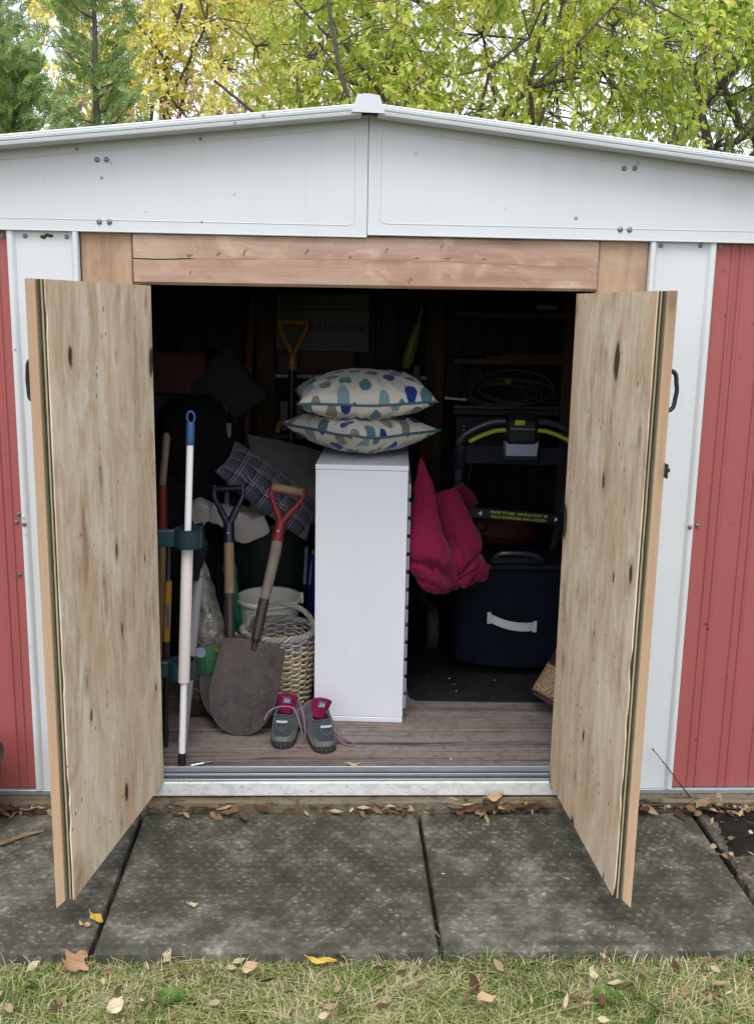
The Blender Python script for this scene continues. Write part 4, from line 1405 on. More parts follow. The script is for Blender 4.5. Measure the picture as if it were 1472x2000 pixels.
# tall wooden handle leaning against the stud
t, M, L = lean_tool("hoe", "tall tool with a long reddish wooden handle leaning left of the dark stud", (-0.375, 0.92, FZ), (-0.344, 1.62, 1.425), (0, -1, 0.1), "hoe")
mb = MB(); mb.tube([(0, 0, 0.02), (0, 0, 0.8), (0, 0, L - 0.01), (0, 0, L)], [0.015, 0.017, 0.016, 0.011], 10)
tpart(t, M, mb, "handle", wood("reddish_handle_wood", 2, (0.20, 0.085, 0.035), (0.11, 0.045, 0.02), 1.4, 0.0, None, 0.6))
tpart(t, M, MB().box(-0.07, 0.07, -0.004, 0.0, -0.0, 0.05, 0.001), "blade", 'dark_iron', False)

# ---------------------------------------------------------------- tool rack with its poles at the left
rack = thing("tool_rack", "dark teal plastic tool rack clasping the white pole behind the left door", "rack", (-0.62, 0.17, FZ))
for zc in (0.360, 0.748):
    mb = MB()
    c = (-0.432 if zc < 0.5 else -0.407, 0.118)
    ro, ri, n = 0.039, 0.034, 28
    prof = [(ri, -0.027), (ro, -0.027), (ro + 0.001, -0.020), (ro, 0.024), (ro + 0.0015, 0.026), (ri, 0.027), (ri, -0.027)]
    mb.lathe(prof, (c[0], c[1], zc), n)
    mb.build("ring", 'teal', rack, smooth=True, angle=30)
    mb = MB()
    mb.box(-0.78, c[0] - 0.036, 0.105, 0.130, zc - 0.026, zc + 0.022, 0.003)
    mb.box(-0.70, c[0] - 0.06, 0.131, 0.25, zc - 0.026, zc - 0.014, 0.002)
    mb.build("shelf_bar", 'teal', rack)
for x, y in ((-0.76, 0.118), (-0.68, 0.24)):
    MB().tube([(x, y, FZ), (x, y, 0.80)], 0.016, 12).build("upright", 'black', rack, smooth=True)
MB().box(-0.80, -0.50, 0.09, 0.27, FZ, FZ + 0.02, 0.004).build("base", 'black', rack)

# telescopic white pole with its ivory sleeve
p = thing("telescopic_pole", "white telescopic pole with a blue hanging cap and thick ivory sleeve", "pole", (-0.430, 0.055, FZ))
a, b = np.array((-0.430, 0.058, FZ + 0.02)), np.array((-0.402, 0.150, 1.02))
at_ = lambda z: a + (b - a) * ((z - a[2]) / (b[2] - a[2]))
MB().tube([at_(0.10), at_(1.02)], 0.0098, 14).build("inner_pole", 'pole_white', p, smooth=True)
MB().tube([at_(0.330), at_(0.332), at_(0.716), at_(0.72)], [0.0145, 0.0165, 0.0165, 0.0145], 16).build("sleeve", 'sleeve', p, smooth=True)
mb = MB()
mb.tube([at_(0.088), at_(0.125)], 0.0105, 12)
for k in range(4): mb.tube([at_(0.091 + k * 0.007), at_(0.094 + k * 0.007)], 0.0120, 12)
mb.build("threaded_tip", 'black', p, smooth=True)
mb = MB()
mb.tube([at_(1.005), at_(1.01), at_(1.06), at_(1.068)], [0.0108, 0.0118, 0.0118, 0.0100], 14)
cc = at_(1.082)
mb.tube([cc + np.array((0.0105 * math.cos(q), 0, 0.0165 * math.sin(q))) for q in np.linspace(0, 2 * math.pi, 20)[:-1]], 0.0032, 8, closed=True)
mb.build("hanging_cap", 'cap_blue', p, smooth=True)

p = thing("grey_pipe", "grey plastic pipe standing just behind the ivory pole sleeve", "pipe", (-0.452, 0.24, FZ))
MB().tube([(-0.452, 0.21, FZ), (-0.399, 0.24, 0.60)], 0.0155, 14).build("pipe", 'grey_pipe', p, smooth=True)
mb = MB()
P = smoothpts([(-0.425, 0.22, 0.60), (-0.412, 0.225, 0.66), (-0.398, 0.235, 0.72), (-0.405, 0.24, 0.76)], 5)
mb.tube(P, [0.030] * 4 + [0.034] * 6 + [0.022] * 6, 12, flat=0.7)
mb.build("cloth_cover", 'darkcloth', p, smooth=True)

p = thing("yellow_tool", "yellow handled tool with a white sticker beside the left door edge", "tool", (-0.492, 0.20, FZ))
MB().tube([(-0.4915, 0.19, 0.30), (-0.4905, 0.197, 0.415)], 0.0115, 12).build("lower_grip", 'black', p, smooth=True)
MB().tube([(-0.4905, 0.197, 0.412), (-0.481, 0.202, 0.595), (-0.481, 0.202, 0.598)], [0.0112, 0.0112, 0.009], 14).build("handle", 'yellow_paint', p, smooth=True)
MB().tube([(-0.481, 0.202, 0.595), (-0.478, 0.205, 0.70)], 0.006, 10).build("rod", 'tube_dark', p, smooth=True)
MB().tube([(-0.500, 0.188, FZ), (-0.492, 0.192, 0.31)], 0.0085, 10).build("shank", 'black', p, smooth=True)
mb = MB()
for z in (0,):
    pts = []
    for k in range(7):
        q = R(-150 + k * 16)
        pts.append([(-0.4865 + (zz - 0.46) * 0.05 + 0.0116 * math.cos(q), 0.199 + 0.0116 * math.sin(q), zz) for zz in (0.452, 0.490, 0.530)])
    mb.sheet(np.array(pts), 0.0003)
st = mb.build("sticker", 'paper', p)
mb = MB()
for k in range(6): mb.box(-0.4835, -0.4805 + 0.0006 * (k % 3), 0.1868, 0.1876, 0.462 + k * 0.009, 0.4665 + k * 0.009)
mb.build("sticker_print", 'ink', p)

# red and pale handle at the extreme left of the opening
p = thing("long_handle", "pale handle with a red grip just inside the left door", "tool", (-0.53, 0.42, FZ))
MB().tube([(-0.56, 0.42, FZ), (-0.533, 0.44, 0.72)], 0.012, 10).build("shaft", 'shaft', p, smooth=True)
MB().tube([(-0.536, 0.44, 0.70), (-0.532, 0.441, 0.84)], [0.016, 0.014], 12).build("red_grip", 'red_paint', p, smooth=True)
MB().tube([(-0.532, 0.441, 0.84), (-0.517, 0.45, 0.99), (-0.519, 0.45, 1.0)], [0.011, 0.012, 0.007], 10).build("pale_end", 'shaft_grey', p, smooth=True)

# slim pale batten and small clutter
mb = MB(); mb.tube([(-0.388, 0.93, 0.60), (-0.384, 0.945, 0.858), (-0.378, 0.95, 0.974)], 0.0088, 4)
tag(mb.build("batten", 'grey_pipe'), "slim pale batten upright above the corner of the plaid pillow", "batten")


# ---------------------------------------------------------------- soft heaps
def heap(name, label, cat, mat, loc, size, seed, n=40, lumps=9, sharp=1.0):
    """a slumped bag: a closed form with folds"""
    r = np.random.default_rng(seed)
    th = np.linspace(0, math.pi, n); ph = np.linspace(0, 2 * math.pi, n * 2, endpoint=False)
    T, Pp = np.meshgrid(th, ph, indexing='ij')
    D = np.stack([np.sin(T) * np.cos(Pp), np.sin(T) * np.sin(Pp), np.cos(T)], -1)
    rad = np.ones(T.shape)
    for k in range(lumps):
        d = unit(r.normal(size=3))
        rad += r.uniform(-0.10, 0.13) * np.exp(4 * ((D @ d) - 1))
    for k in range(16):
        d = unit(r.normal(size=3)); f = r.uniform(5, 16)
        rad += 0.020 * sharp * np.abs(np.sin(f * (D @ d) + r.uniform(0, 6)))
    V = D * rad[..., None] * np.array(size) / 2
    V[..., 2] = np.maximum(V[..., 2], -size[2] * 0.40)
    V = V + np.array(loc)
    m = n * 2
    vs_ = V.reshape(-1, 3)
    fs = [(i * m + j, (i + 1) * m + j, (i + 1) * m + (j + 1) % m, i * m + (j + 1) % m) for i in range(n - 1) for j in range(m)]
    o = MB().add(vs_, fs).build(name, mat, None, smooth=True, angle=60)
    return tag(o, label, cat)


# dark green bin with the sack over its rim
b_ = thing("garden_bin", "dark green plastic bin in the shadow behind the spades", "bin", (-0.25, 1.13, FZ))
BR = 0.225
mb = MB()
mb.lathe([(0.0, 0.004), (0.165, 0.004), (0.17, 0.0), (0.175, 0.01), (BR - 0.006, 0.50), (BR, 0.502), (BR + 0.012, 0.51), (BR + 0.012, 0.528), (BR, 0.532), (BR - 0.014, 0.52), (0.165, 0.02), (0.0, 0.02)], (-0.25, 1.13, FZ), 44)
mb.build("tub", 'bin_green', b_, smooth=True)
for k in range(14):
    q = 2 * math.pi * k / 14
    mb = MB()
    mb.tube([(-0.25 + 0.178 * math.cos(q), 1.13 + 0.178 * math.sin(q), FZ + 0.02), (-0.25 + (BR - 0.005) * math.cos(q), 1.13 + (BR - 0.005) * math.sin(q), FZ + 0.49)], 0.006, 6)
    mb.build("rib", 'bin_green', b_, smooth=True)


def draped_sack():
    r = np.random.default_rng(12)
    n, m = 80, 60
    U, V = np.meshgrid(np.linspace(-1, 1, n), np.linspace(0, 1, m), indexing='ij')
    d = V * 0.26
    X = -0.372 + 0.132 * U + 0.012 * np.sin(V * 5 + U * 3)
    Y = np.where(d < 0.15, 0.99 - d * 0.95, 0.8475 - 0.03 * (d - 0.15))
    Z = np.where(d < 0.15, 0.652 - 0.018 * U, 0.652 - 0.018 * U - (d - 0.15) * (0.55 + 0.25 * np.sin(U * 4)))
    f = np.zeros_like(U)
    for k in range(8):
        f += np.sin(U * r.uniform(3, 12) + V * r.uniform(-8, 8) + r.uniform(0, 6)) / (1 + k * 0.3)
    f = np.abs(f) ** 0.8 * 0.014
    bulge = 0.030 * np.exp(-((U + 0.55) / 0.4) ** 2 - ((V - 0.45) / 0.35) ** 2)
    Y = Y - f * 0.7 - bulge * 0.8; Z = Z + f * 0.9 + bulge
    return MB().sheet(np.stack([X, Y, Z], -1), 0.004)


o = draped_sack().build("cloth_sack", 'sackcloth', None, smooth=True, angle=80)
tag(o, "crumpled grey-beige cloth sack slung over the green bin's rim", "sack")
heap("dark_bag", "black crumpled bag in the dark corner behind the white pole", "bag", 'darkcloth', (-0.64, 1.02, 0.40), (0.34, 0.34, 0.78), 14)
heap("folding_bag", "dark strapped bag hanging beside the tall wooden handle", "bag", 'darkcloth', (-0.50, 1.02, 0.84), (0.24, 0.2, 0.36), 18, sharp=1.6)

# clear plastic bag of compost with a green label, leaning behind the pipes
p = thing("seed_bag", "clear plastic bag of soil with a green label standing left of the spades", "bag", (-0.41, 0.42, FZ))


def bag_film():
    g = G("crinkled_clear_film_over_soil")
    v = g.co()
    n = g.noise(v, 12, 5, 0.7, 0.6); f = g.noise(v, 46, 4, 0.7, 1.0)
    c = g.ramp(n, [(0.35, (0.05, 0.045, 0.038)), (0.55, (0.12, 0.105, 0.09)), (0.75, (0.19, 0.155, 0.135))])
    c = g.mix(g.ramp(f, [(0.58, 0.0), (0.68, 0.7)]), c, (0.34, 0.38, 0.36))
    return g.fin(c, 0.22, g.bump(f, 0.7, 0.008, g.bump(n, 0.5, 0.02)), 0.0, 0.6, Coat_Weight=0.5)


MT['film'] = bag_film()
MT['label_green'] = plain("green_label", (0.02, 0.13, 0.045), 0.4, 0.2, 50, 0.1)
r_ = np.random.default_rng(44)
n, m = 40, 26
S, Q = np.meshgrid(np.linspace(0, 1, n), np.linspace(0, 2 * math.pi, m, endpoint=False), indexing='ij')
wid = 0.5 * (0.175 - 0.135 * S ** 1.6); dep = 0.055 * (1 - 0.85 * S ** 2)
crk = 1 + 0.05 * np.sin(Q * 7 + S * 17) + 0.04 * np.sin(Q * 11 - S * 29) + r_.normal(0, 0.012, S.shape)
X = -0.408 - 0.045 * S + wid * np.cos(Q) * crk + 0.02 * (1 - S); Y = 0.455 + 0.03 * S + dep * np.sin(Q) * crk; Z = FZ + 0.06 + 0.505 * S
vs_ = np.stack([X, Y, Z], -1).reshape(-1, 3)
fs = [(i * m + j, i * m + (j + 1) % m, (i + 1) * m + (j + 1) % m, (i + 1) * m + j) for i in range(n - 1) for j in range(m)] + [tuple(range(m))[::-1], tuple((n - 1) * m + j for j in range(m))]
MB().add(vs_, fs).build("film", 'film', p, smooth=True, angle=70)
heap_z = FZ
mb = MB().box(-0.49, -0.325, 0.40, 0.51, FZ, FZ + 0.062, 0.012)
mb.build("bag_foot", 'soil', p)
Lm = Matrix.Translation((-0.382, 0.392, 0.292)) @ Matrix.Rotation(R(-13), 4, 'Y') @ Matrix.Rotation(R(-6), 4, 'X')
mb = MB().sheet(np.array([[(x, 0.004 * math.sin(x * 60) + 0.05 * (x * x), z) for x in np.linspace(-0.046, 0.046, 8)] for z in (-0.045, 0.0, 0.04)]), -0.0006).xf(Lm)
lb = mb.build("label", 'label_green', p)
mb = MB()
mb.lathe([(0.0, 0.0), (0.017, 0.0), (0.017, 0.0012), (0.0, 0.0012)], n=18); mb.v = [(q[0] - 0.030, -0.004 - q[2], q[1] + 0.026) for q in mb.v]
mb.xf(Lm).build("label_badge", 'panel_grey', lb)
mb = MB()
mb.lathe([(0.0, 0.0), (0.008, 0.0), (0.008, 0.0012), (0.0, 0.0012)], n=14); mb.v = [(q[0] + 0.022, -0.0035 - q[2], q[1] + 0.023) for q in mb.v]
mb.xf(Lm).build("label_flower", 'yellow_paint', lb)
for z, x0, ln in ((-0.006, -0.012, 5), (-0.021, 0.000, 6)):
    mb = MB()
    for k in range(ln): mb.box(x0 + k * 0.0068, x0 + k * 0.0068 + 0.0042, -0.0042, -0.0034, z - 0.004 + 0.001 * (k % 2), z + 0.004)
    mb.xf(Lm).build("label_lettering", 'paper', lb)

MT['green_film'] = plain("glossy_green_film", (0.012, 0.16, 0.085), 0.25, 0.4, 30, 0.4, 0.01)
mb = MB()
g_ = np.array([[(-0.378 + 0.075 * u * (1 - 0.55 * v), 0.70 + 0.02 * math.sin(u * 5 + v * 4), 0.27 + 0.25 * v) for u in np.linspace(0, 1, 14)] for v in np.linspace(0, 1, 18)])
mb.sheet(g_, -0.01)
tag(mb.build("green_packet", 'green_film', None, smooth=True), "glossy green packet showing behind the brown spade shaft", "packet")
MB_ = MB().box(-0.40, -0.29, 0.69, 0.74, FZ, 0.275, 0.01)
tag(MB_.build("cardboard_box", 'sackcloth'), "small box hidden under the green packet behind the spades", "box")

# ---------------------------------------------------------------- bucket and blue bin
p = thing("bucket", "cream plastic bucket standing behind the wicker basket", "bucket", (-0.225, 0.748, FZ))
mb = MB()
c = (-0.225, 0.748, FZ)
mb.lathe([(0.0, 0.004), (0.083, 0.0), (0.086, 0.004), (0.108, 0.286), (0.112, 0.288), (0.1165, 0.292), (0.117, 0.304), (0.114, 0.307), (0.108, 0.304), (0.083, 0.012), (0.0, 0.010)], c, 44)
mb.build("pail", 'cream', p, smooth=True, angle=50)
mb = MB(); mb.box(c[0] + 0.108, c[0] + 0.122, c[1] - 0.022, c[1] + 0.002, c[2] + 0.286, c[2] + 0.322, 0.003)
mb.build("handle_lug", 'cream', p)
mb = MB()
mb.tube([(c[0] + 0.119 * math.cos(q), c[1] + 0.119 * math.sin(q) , c[2] + 0.296 + 0.012 * math.sin(q)) for q in np.linspace(0, math.pi, 24)], 0.0025, 6)
mb.build("bail", 'galv', p, smooth=True)

p = thing("recycling_bin", "blue plastic bin squeezed between the green bin and the cabinet", "bin", (-0.02, 0.93, FZ))
mb = MB()
mb.lathe([(0.0, 0.004), (0.075, 0.0), (0.088, 0.39), (0.096, 0.395), (0.097, 0.415), (0.09, 0.418), (0.084, 0.40), (0.072, 0.01), (0.0, 0.01)], (-0.020, 0.98, FZ), 36)
mb.build("tub", 'bin_blue', p, smooth=True, angle=50)
for k in range(3):
    MB().tube([(-0.105 + k * 0.02, 0.93, FZ + 0.3), (-0.098 + k * 0.026, 0.915, FZ + 0.445 - k * 0.012)], 0.006, 8).build("stake", 'grey_pipe', p, smooth=True)

# ---------------------------------------------------------------- wicker basket
def wicker(name, light, dark):
    g = G(name)
    v = g.co()
    n = g.noise(v, 18, 4, 0.6); f = g.noise(v, 150, 3, 0.6)
    t = g.math('MULTIPLY_ADD', g.island(), 0.5, g.math('MULTIPLY', n, 0.5))
    c = g.ramp(t, [(0.25, dark), (0.7, light)])
    return g.fin(c, 0.75, g.bump(f, 0.5, 0.001), 0.0, 0.3)


MT['wicker'] = wicker("straw_wicker", (0.50, 0.43, 0.29), (0.25, 0.20, 0.12))
MT['wicker_grey'] = wicker("greyed_wicker", (0.34, 0.32, 0.31), (0.17, 0.155, 0.15))
BC = np.array((-0.178, 0.505, FZ))
bk = thing("wicker_basket", "round woven wicker basket with a hoop handle, between the spade and the cabinet", "basket", tuple(BC))
NS, H = 22, 0.262
rad = lambda z: 0.096 + 0.021 * min(1, z / 0.2)
mb = MB()
for k in range(NS):
    q = 2 * math.pi * k / NS
    mb.tube([(BC[0] + rad(z) * math.cos(q), BC[1] + rad(z) * math.sin(q), BC[2] + z) for z in np.linspace(0.002, H + 0.004, 8)], 0.0034, 6)
mb.build("stake", 'wicker_grey', bk, smooth=True)
nz = 27
r_ = np.random.default_rng(8)
for i in range(nz):
    z = 0.008 + i * H / nz
    mb = MB()
    pts, rs = [], []
    n = NS * 6
    p0 = r_.uniform(0, 6)
    for k in range(n):
        q = 2 * math.pi * k / n
        wob = 0.0052 * math.sin(q * NS / 2 + math.pi * i)
        pts.append((BC[0] + (rad(z) + wob) * math.cos(q), BC[1] + (rad(z) + wob) * math.sin(q), BC[2] + z + 0.0022 * math.sin(q * 5 + p0) + 0.0012 * math.sin(q * 17 + p0)))
        rs.append(0.0042 + 0.0009 * math.sin(q * 7 + p0))
    mb.tube(pts, rs, 6, closed=True)
    mb.build("weaver", 'wicker' if i < nz - 5 else 'wicker_grey', bk, smooth=True)
mb = MB()
for s_ in range(3):
    pts = []
    for k in range(160):
        q = 2 * math.pi * k / 160
        ph = q * 13 + s_ * 2.094
        pts.append((BC[0] + (rad(H) + 0.0065 * math.cos(ph)) * math.cos(q), BC[1] + (rad(H) + 0.0065 * math.cos(ph)) * math.sin(q), BC[2] + H + 0.004 + 0.0065 * math.sin(ph)))
    mb.tube(pts, 0.0055, 6, closed=True)
mb.build("rim", 'wicker_grey', bk, smooth=True)
mb = MB()
for s_ in range(3):
    pts = []
    for k in range(90):
        q = math.pi * k / 89
        ph = q * 11 + s_ * 2.094
        ctr = np.array((BC[0] + 0.005 + 0.114 * math.cos(q), BC[1] + 0.02 + 0.055 * math.sin(q), BC[2] + H - 0.03 + 0.098 * math.sin(q) ** 0.8))
        rad_d = unit((math.cos(q), 0.2, math.sin(q)))
        pts.append(ctr + 0.005 * (math.cos(ph) * rad_d + math.sin(ph) * np.array((0, 1, 0))))
    mb.tube(pts, 0.0045, 6)
mb.build("hoop_handle", 'wicker_grey', bk, smooth=True)
mb = MB(); mb.lathe([(0.0, 0.010), (0.092, 0.010), (0.094, 0.004), (0.0, 0.004)], tuple(BC), 30)
mb.build("base", 'wicker_grey', bk)

# ---------------------------------------------------------------- trainers seen from the heel
MT['suede'] = cloth_material("grey_blue_suede", (0.046, 0.058, 0.070), 0.4, 500, 0.15, 0.15)
MT['rubber'] = plain("scuffed_dark_rubber", (0.035, 0.036, 0.036), 0.7, 0.5, 60, 0.4)
MT['midsole'] = plain("dusty_grey_midsole", (0.16, 0.168, 0.16), 0.7, 0.4, 60, 0.3)
MT['lace'] = cloth_material("mauve_lace", (0.26, 0.15, 0.20), 0.2, 800, 0.2, 0.1)
MT['dark_lining'] = cloth_material("dark_shoe_lining", (0.018, 0.018, 0.022), 0.3, 500, 0.2, 0.1)
MT['toe_purple'] = cloth_material("dusty_plum_mesh", (0.075, 0.042, 0.062), 0.3, 500, 0.2, 0.2)


def shoe(label, loc, rz, seed, tongue_tilt):
    root = thing("trainer", label, "shoe", loc, "pair of trainers")
    root.rotation_euler = (0, 0, R(rz))
    n = 44
    hw = lambda y: np.interp(y, [0, .008, .03, .07, .12, .18, .225, .25, .262, .268], [0.010, .024, .035, .037, .036, .046, .044, .034, .020, .004])
    def ring(z, grow=0.0, y0=0.0, y1=0.268):
        out = []
        t = np.linspace(0, 1, n // 2)
        ys = 0.268 * (0.5 - 0.5 * np.cos(math.pi * t))
        for y in ys: out.append((hw(y) + grow * min(1, hw(y) / 0.02), y, z))
        for y in ys[::-1][1:-1]: out.append((-(hw(y) + grow * min(1, hw(y) / 0.02)), y, z))
        return np.array(out)
    def loft(rings, m_, name, par, smooth=True, caps=True, angle=60):
        mb = MB()
        k = len(rings[0])
        vs_ = [p for q in rings for p in q]
        fs = [(i * k + j, i * k + (j + 1) % k, (i + 1) * k + (j + 1) % k, (i + 1) * k + j) for i in range(len(rings) - 1) for j in range(k)]
        if caps: fs += [tuple(range(k))[::-1], tuple((len(rings) - 1) * k + j for j in range(k))]
        mb.add(vs_, fs)
        return mb.build(name, m_, par, smooth=smooth, local=True, angle=angle)
    lift = lambda Q, a: np.stack([Q[:, 0], Q[:, 1], Q[:, 2] + a * np.clip((Q[:, 1] - 0.19) / 0.08, 0, 1) ** 2 + 0.5 * a * np.clip(1 - Q[:, 1] / 0.03, 0, 1) ** 2], 1)
    sole = loft([lift(ring(0.0, -0.003), 0.012), lift(ring(0.003, 0.001), 0.012), lift(ring(0.011, 0.003), 0.012), lift(ring(0.016, 0.003), 0.012)], 'rubber', "outsole", root)
    for k in range(7):        # heel lugs
        q = R(205 + k * 21.5)
        mb = MB(); x, y = 0.033 * math.cos(q), 0.034 + 0.037 * math.sin(q)
        mb.box(-0.005, 0.005, -0.003, 0.003, 0.0005, 0.012, 0.001); mb.xf(Matrix.Translation((x, y, 0.002)) @ Matrix.Rotation(q + math.pi / 2, 4, 'Z'))
        mb.build("lug", 'rubber', sole, local=True)
    loft([lift(ring(0.016, 0.0015), 0.012), lift(ring(0.024, 0.003), 0.013), lift(ring(0.031, 0.001), 0.014)], 'midsole', "midsole", root)
    # upper: from the foot outline in to the ankle opening
    base = lift(ring(0.030, 0.0), 0.014)
    k = len(base)
    oy0, oy1, ow = 0.018, 0.140, 0.029
    op = []
    for p in base:
        t = np.clip(p[1] / 0.268, 0, 1)
        y = oy0 + (oy1 - oy0) * t
        s_ = math.sin(math.pi * np.clip(t, 0.0, 1.0)) ** 0.5
        x = math.copysign(ow * s_, p[0])
        z = 0.094 - 0.018 * math.sin(math.pi * t) + 0.004 * (1 - t)
        op.append((x, y, z))
    op = np.array(op)
    rings = []
    for s_ in np.linspace(0, 1, 12):
        e = 1 - (1 - s_) ** 1.7
        Q = base * (1 - s_) + op * s_
        bul = math.sin(math.pi * s_)
        Q[:, 2] = base[:, 2] * (1 - e) + op[:, 2] * e
        Q[:, 2] += np.where(Q[:, 1] > 0.15, 0.010 * bul, 0.0)
        cx = 0.0
        Q[:, 0] *= 1 + 0.10 * bul * np.clip(1 - Q[:, 1] / 0.3, 0, 1)
        Q[:, 1] -= 0.006 * bul * np.clip(1 - Q[:, 1] / 0.04, 0, 1)
        rings.append(Q)
    up = loft(rings, 'suede', "upper", root, caps=False)
    inner = [op * 1.0, op * np.array((0.93, 1, 1)) + np.array((0, 0.002, -0.004)), op * np.array((0.9, 0.98, 1)) + np.array((0, 0.004, -0.03)), op * np.array((0.8, 0.95, 0)) + np.array((0, 0.006, 0.036))]
    mb = MB()
    vs_ = [p for q in inner for p in q]
    mb.add(vs_, [(i * k + j, (i + 1) * k + j, (i + 1) * k + (j + 1) % k, i * k + (j + 1) % k) for i in range(3) for j in range(k)] + [tuple(3 * k + j for j in range(k))])
    mb.build("lining", 'dark_lining', up, smooth=True, local=True)
    mb = MB(); mb.tube([tuple(p) for p in op], 0.0042, 8, closed=True); mb.build("collar", 'suede', up, smooth=True, local=True)
    # plum toe cap over the front half, heel tab and stitched half moon
    tc = []
    for s_ in np.linspace(0.05, 0.8, 8):
        tc.append([rings[int(s_ * 11)][j] * np.array((1.012, 1, 1)) + np.array((0, 0.0012, 0.0012)) for j in range(k) if rings[0][j][1] > 0.135])
    mb = MB(); mb.sheet(np.array(tc), 0.0006); mb.build("toe_mesh", 'toe_purple', up, smooth=True, local=True)
    for s_ in (-1, 1):       # pale flash on each side of the heel
        mb = MB(); mb.sheet(np.array([[(s_ * (0.012 + 0.022 * a), -0.0025 + 0.030 * a * a - 0.001, 0.030 + b * (0.002 + 0.017 * a)) for a in np.linspace(0, 1, 6)] for b in (0, 1)]), 0.0006)
        mb.build("heel_flash", 'midsole', up, local=True)
    mb = MB(); mb.sheet(np.array([[(x, 0.0045 + 4.5 * x * x - 0.003 * math.cos(x * 60), z) for x in np.linspace(-0.0165, 0.0165, 8)] for z in (0.0815, 0.0885)]), 0.0016)
    mb.build("heel_tab", MT['strap'], up, smooth=True, local=True)
    mb = MB(); mb.tube([(0.017 * math.cos(q), 0.002 + 0.0022 * abs(math.cos(q)) - 0.0035, 0.079 + 0.020 * math.sin(q)) for q in np.linspace(math.pi, 2 * math.pi, 16)], 0.0007, 5)
    mb.build("stitching", 'midsole', up, local=True)
    # tongue with its label
    T_ = Matrix.Translation((0.002, 0.108, 0.088)) @ Matrix.Rotation(R(tongue_tilt), 4, 'Y') @ Matrix.Rotation(R(-12), 4, 'X')
    g_ = []
    for v in np.linspace(0, 1, 14):
        w = 0.030 * (0.74 + 0.42 * v) * (1 if v < 0.82 else math.sqrt(max(0.02, 1 - ((v - 0.82) / 0.185) ** 2)))
        g_.append([(w * u_, 0.012 * u_ * u_ - 0.016 * v * v + 0.001 * math.sin(u_ * 9), -0.02 + 0.064 * v) for u_ in np.linspace(-1, 1, 11)])
    mb = MB(); mb.sheet(np.array(g_), -0.006); mb.xf(T_); tg = mb.build("tongue", 'magenta_knit', root, smooth=True, local=True)
    mb = MB(); mb.sheet(np.array([[(x, 5.5 * x * x - 0.016 * ((z + 0.02) / 0.064) ** 2 - 0.0015, z) for x in np.linspace(-0.0125, 0.0125, 6)] for z in np.linspace(0.012, 0.034, 4)]), -0.0006); mb.xf(T_); lb = mb.build("tongue_label", 'paper', tg, local=True)
    mb = MB(); mb.sheet(np.array([[(x, 5.5 * x * x - 0.016 * ((z + 0.02) / 0.064) ** 2 - 0.0024, z) for x in np.linspace(-0.008, 0.009, 5)] for z in np.linspace(0.015, 0.027, 4)]), -0.0004); mb.xf(T_); mb.build("tongue_print", 'panel_grey', tg, local=True)
    # laces criss-crossed over the instep
    for q in range(4):
        y = 0.150 + q * 0.019; z = 0.083 - q * 0.0085
        mb = MB(); mb.tube(smoothpts([(-0.022, y, z - 0.004), (-0.008, y + 0.006, z + 0.005), (0.009, y + 0.011, z + 0.005), (0.023, y + 0.016, z - 0.006)], 4), 0.0021, 6); mb.build("lace", 'lace', root, smooth=True, local=True)
    return root


s1 = shoe("grey trainer nearer the spade, its pink tongue up and a lace across the collar", (-0.150, 0.172, FZ), -4, 1, 4)
s2 = shoe("grey trainer next to the cabinet, with a lace looped on the floor", (-0.016, 0.138, FZ), 12, 2, 13)
mb = MB(); mb.tube(smoothpts([(-0.056, 0.035, 0.075), (-0.046, 0.05, 0.094), (-0.020, 0.062, 0.106), (0.02, 0.066, 0.106), (0.040, 0.05, 0.092), (0.050, 0.035, 0.068), (0.062, 0.03, 0.032), (0.066, 0.05, 0.018), (0.060, 0.08, 0.06), (0.046, 0.12, 0.085)], 6), 0.0021, 6)
mb.build("lace", 'lace', s1, smooth=True, local=True)
mb = MB(); mb.tube(smoothpts([(0.035, 0.14, 0.05), (0.06, 0.12, 0.004), (0.080, 0.075, 0.002), (0.095, 0.045, 0.002), (0.085, 0.032, 0.002), (0.062, 0.055, 0.002), (0.052, 0.10, 0.004)], 6), 0.0021, 6)
mb.build("lace", 'lace', s2, smooth=True, local=True)

# ---------------------------------------------------------------- mower, seen from behind its catcher
mw = thing("lawn_mower", "dark cordless lawn mower with lime trim, its navy grass catcher towards the door", "mower", (0.645, 1.05, FZ))
HX0, HX1, HC = 0.440, 0.850, 0.642
# deck and wheels
P = []
for k, (s_, z) in enumerate(((0.86, 0.05), (1.0, 0.075), (1.0, 0.13), (0.93, 0.175), (0.72, 0.215), (0.4, 0.235))):
    ring = []
    for q in np.linspace(0, 2 * math.pi, 40, endpoint=False):
        c, s2 = math.cos(q), math.sin(q)
        ring.append((HC + s_ * 0.235 * math.copysign(abs(c) ** 0.5, c), 1.30 + s_ * 0.27 * math.copysign(abs(s2) ** 0.5, s2), FZ + z))
    P.append(ring)
mb = MB()
mb.add([p for r0 in P for p in r0], [(i * 40 + j, i * 40 + (j + 1) % 40, (i + 1) * 40 + (j + 1) % 40, (i + 1) * 40 + j) for i in range(5) for j in range(40)] + [tuple(5 * 40 + j for j in range(40)), tuple(range(40))[::-1]])
dk = mb.build("deck", 'navy_plastic', mw, smooth=True)
MB().lathe([(0.12, 0.0), (0.125, 0.06), (0.10, 0.10), (0.03, 0.115), (0.0, 0.115)], (HC, 1.33, FZ + 0.225), 28).build("motor_cover", 'lime', dk, smooth=True)
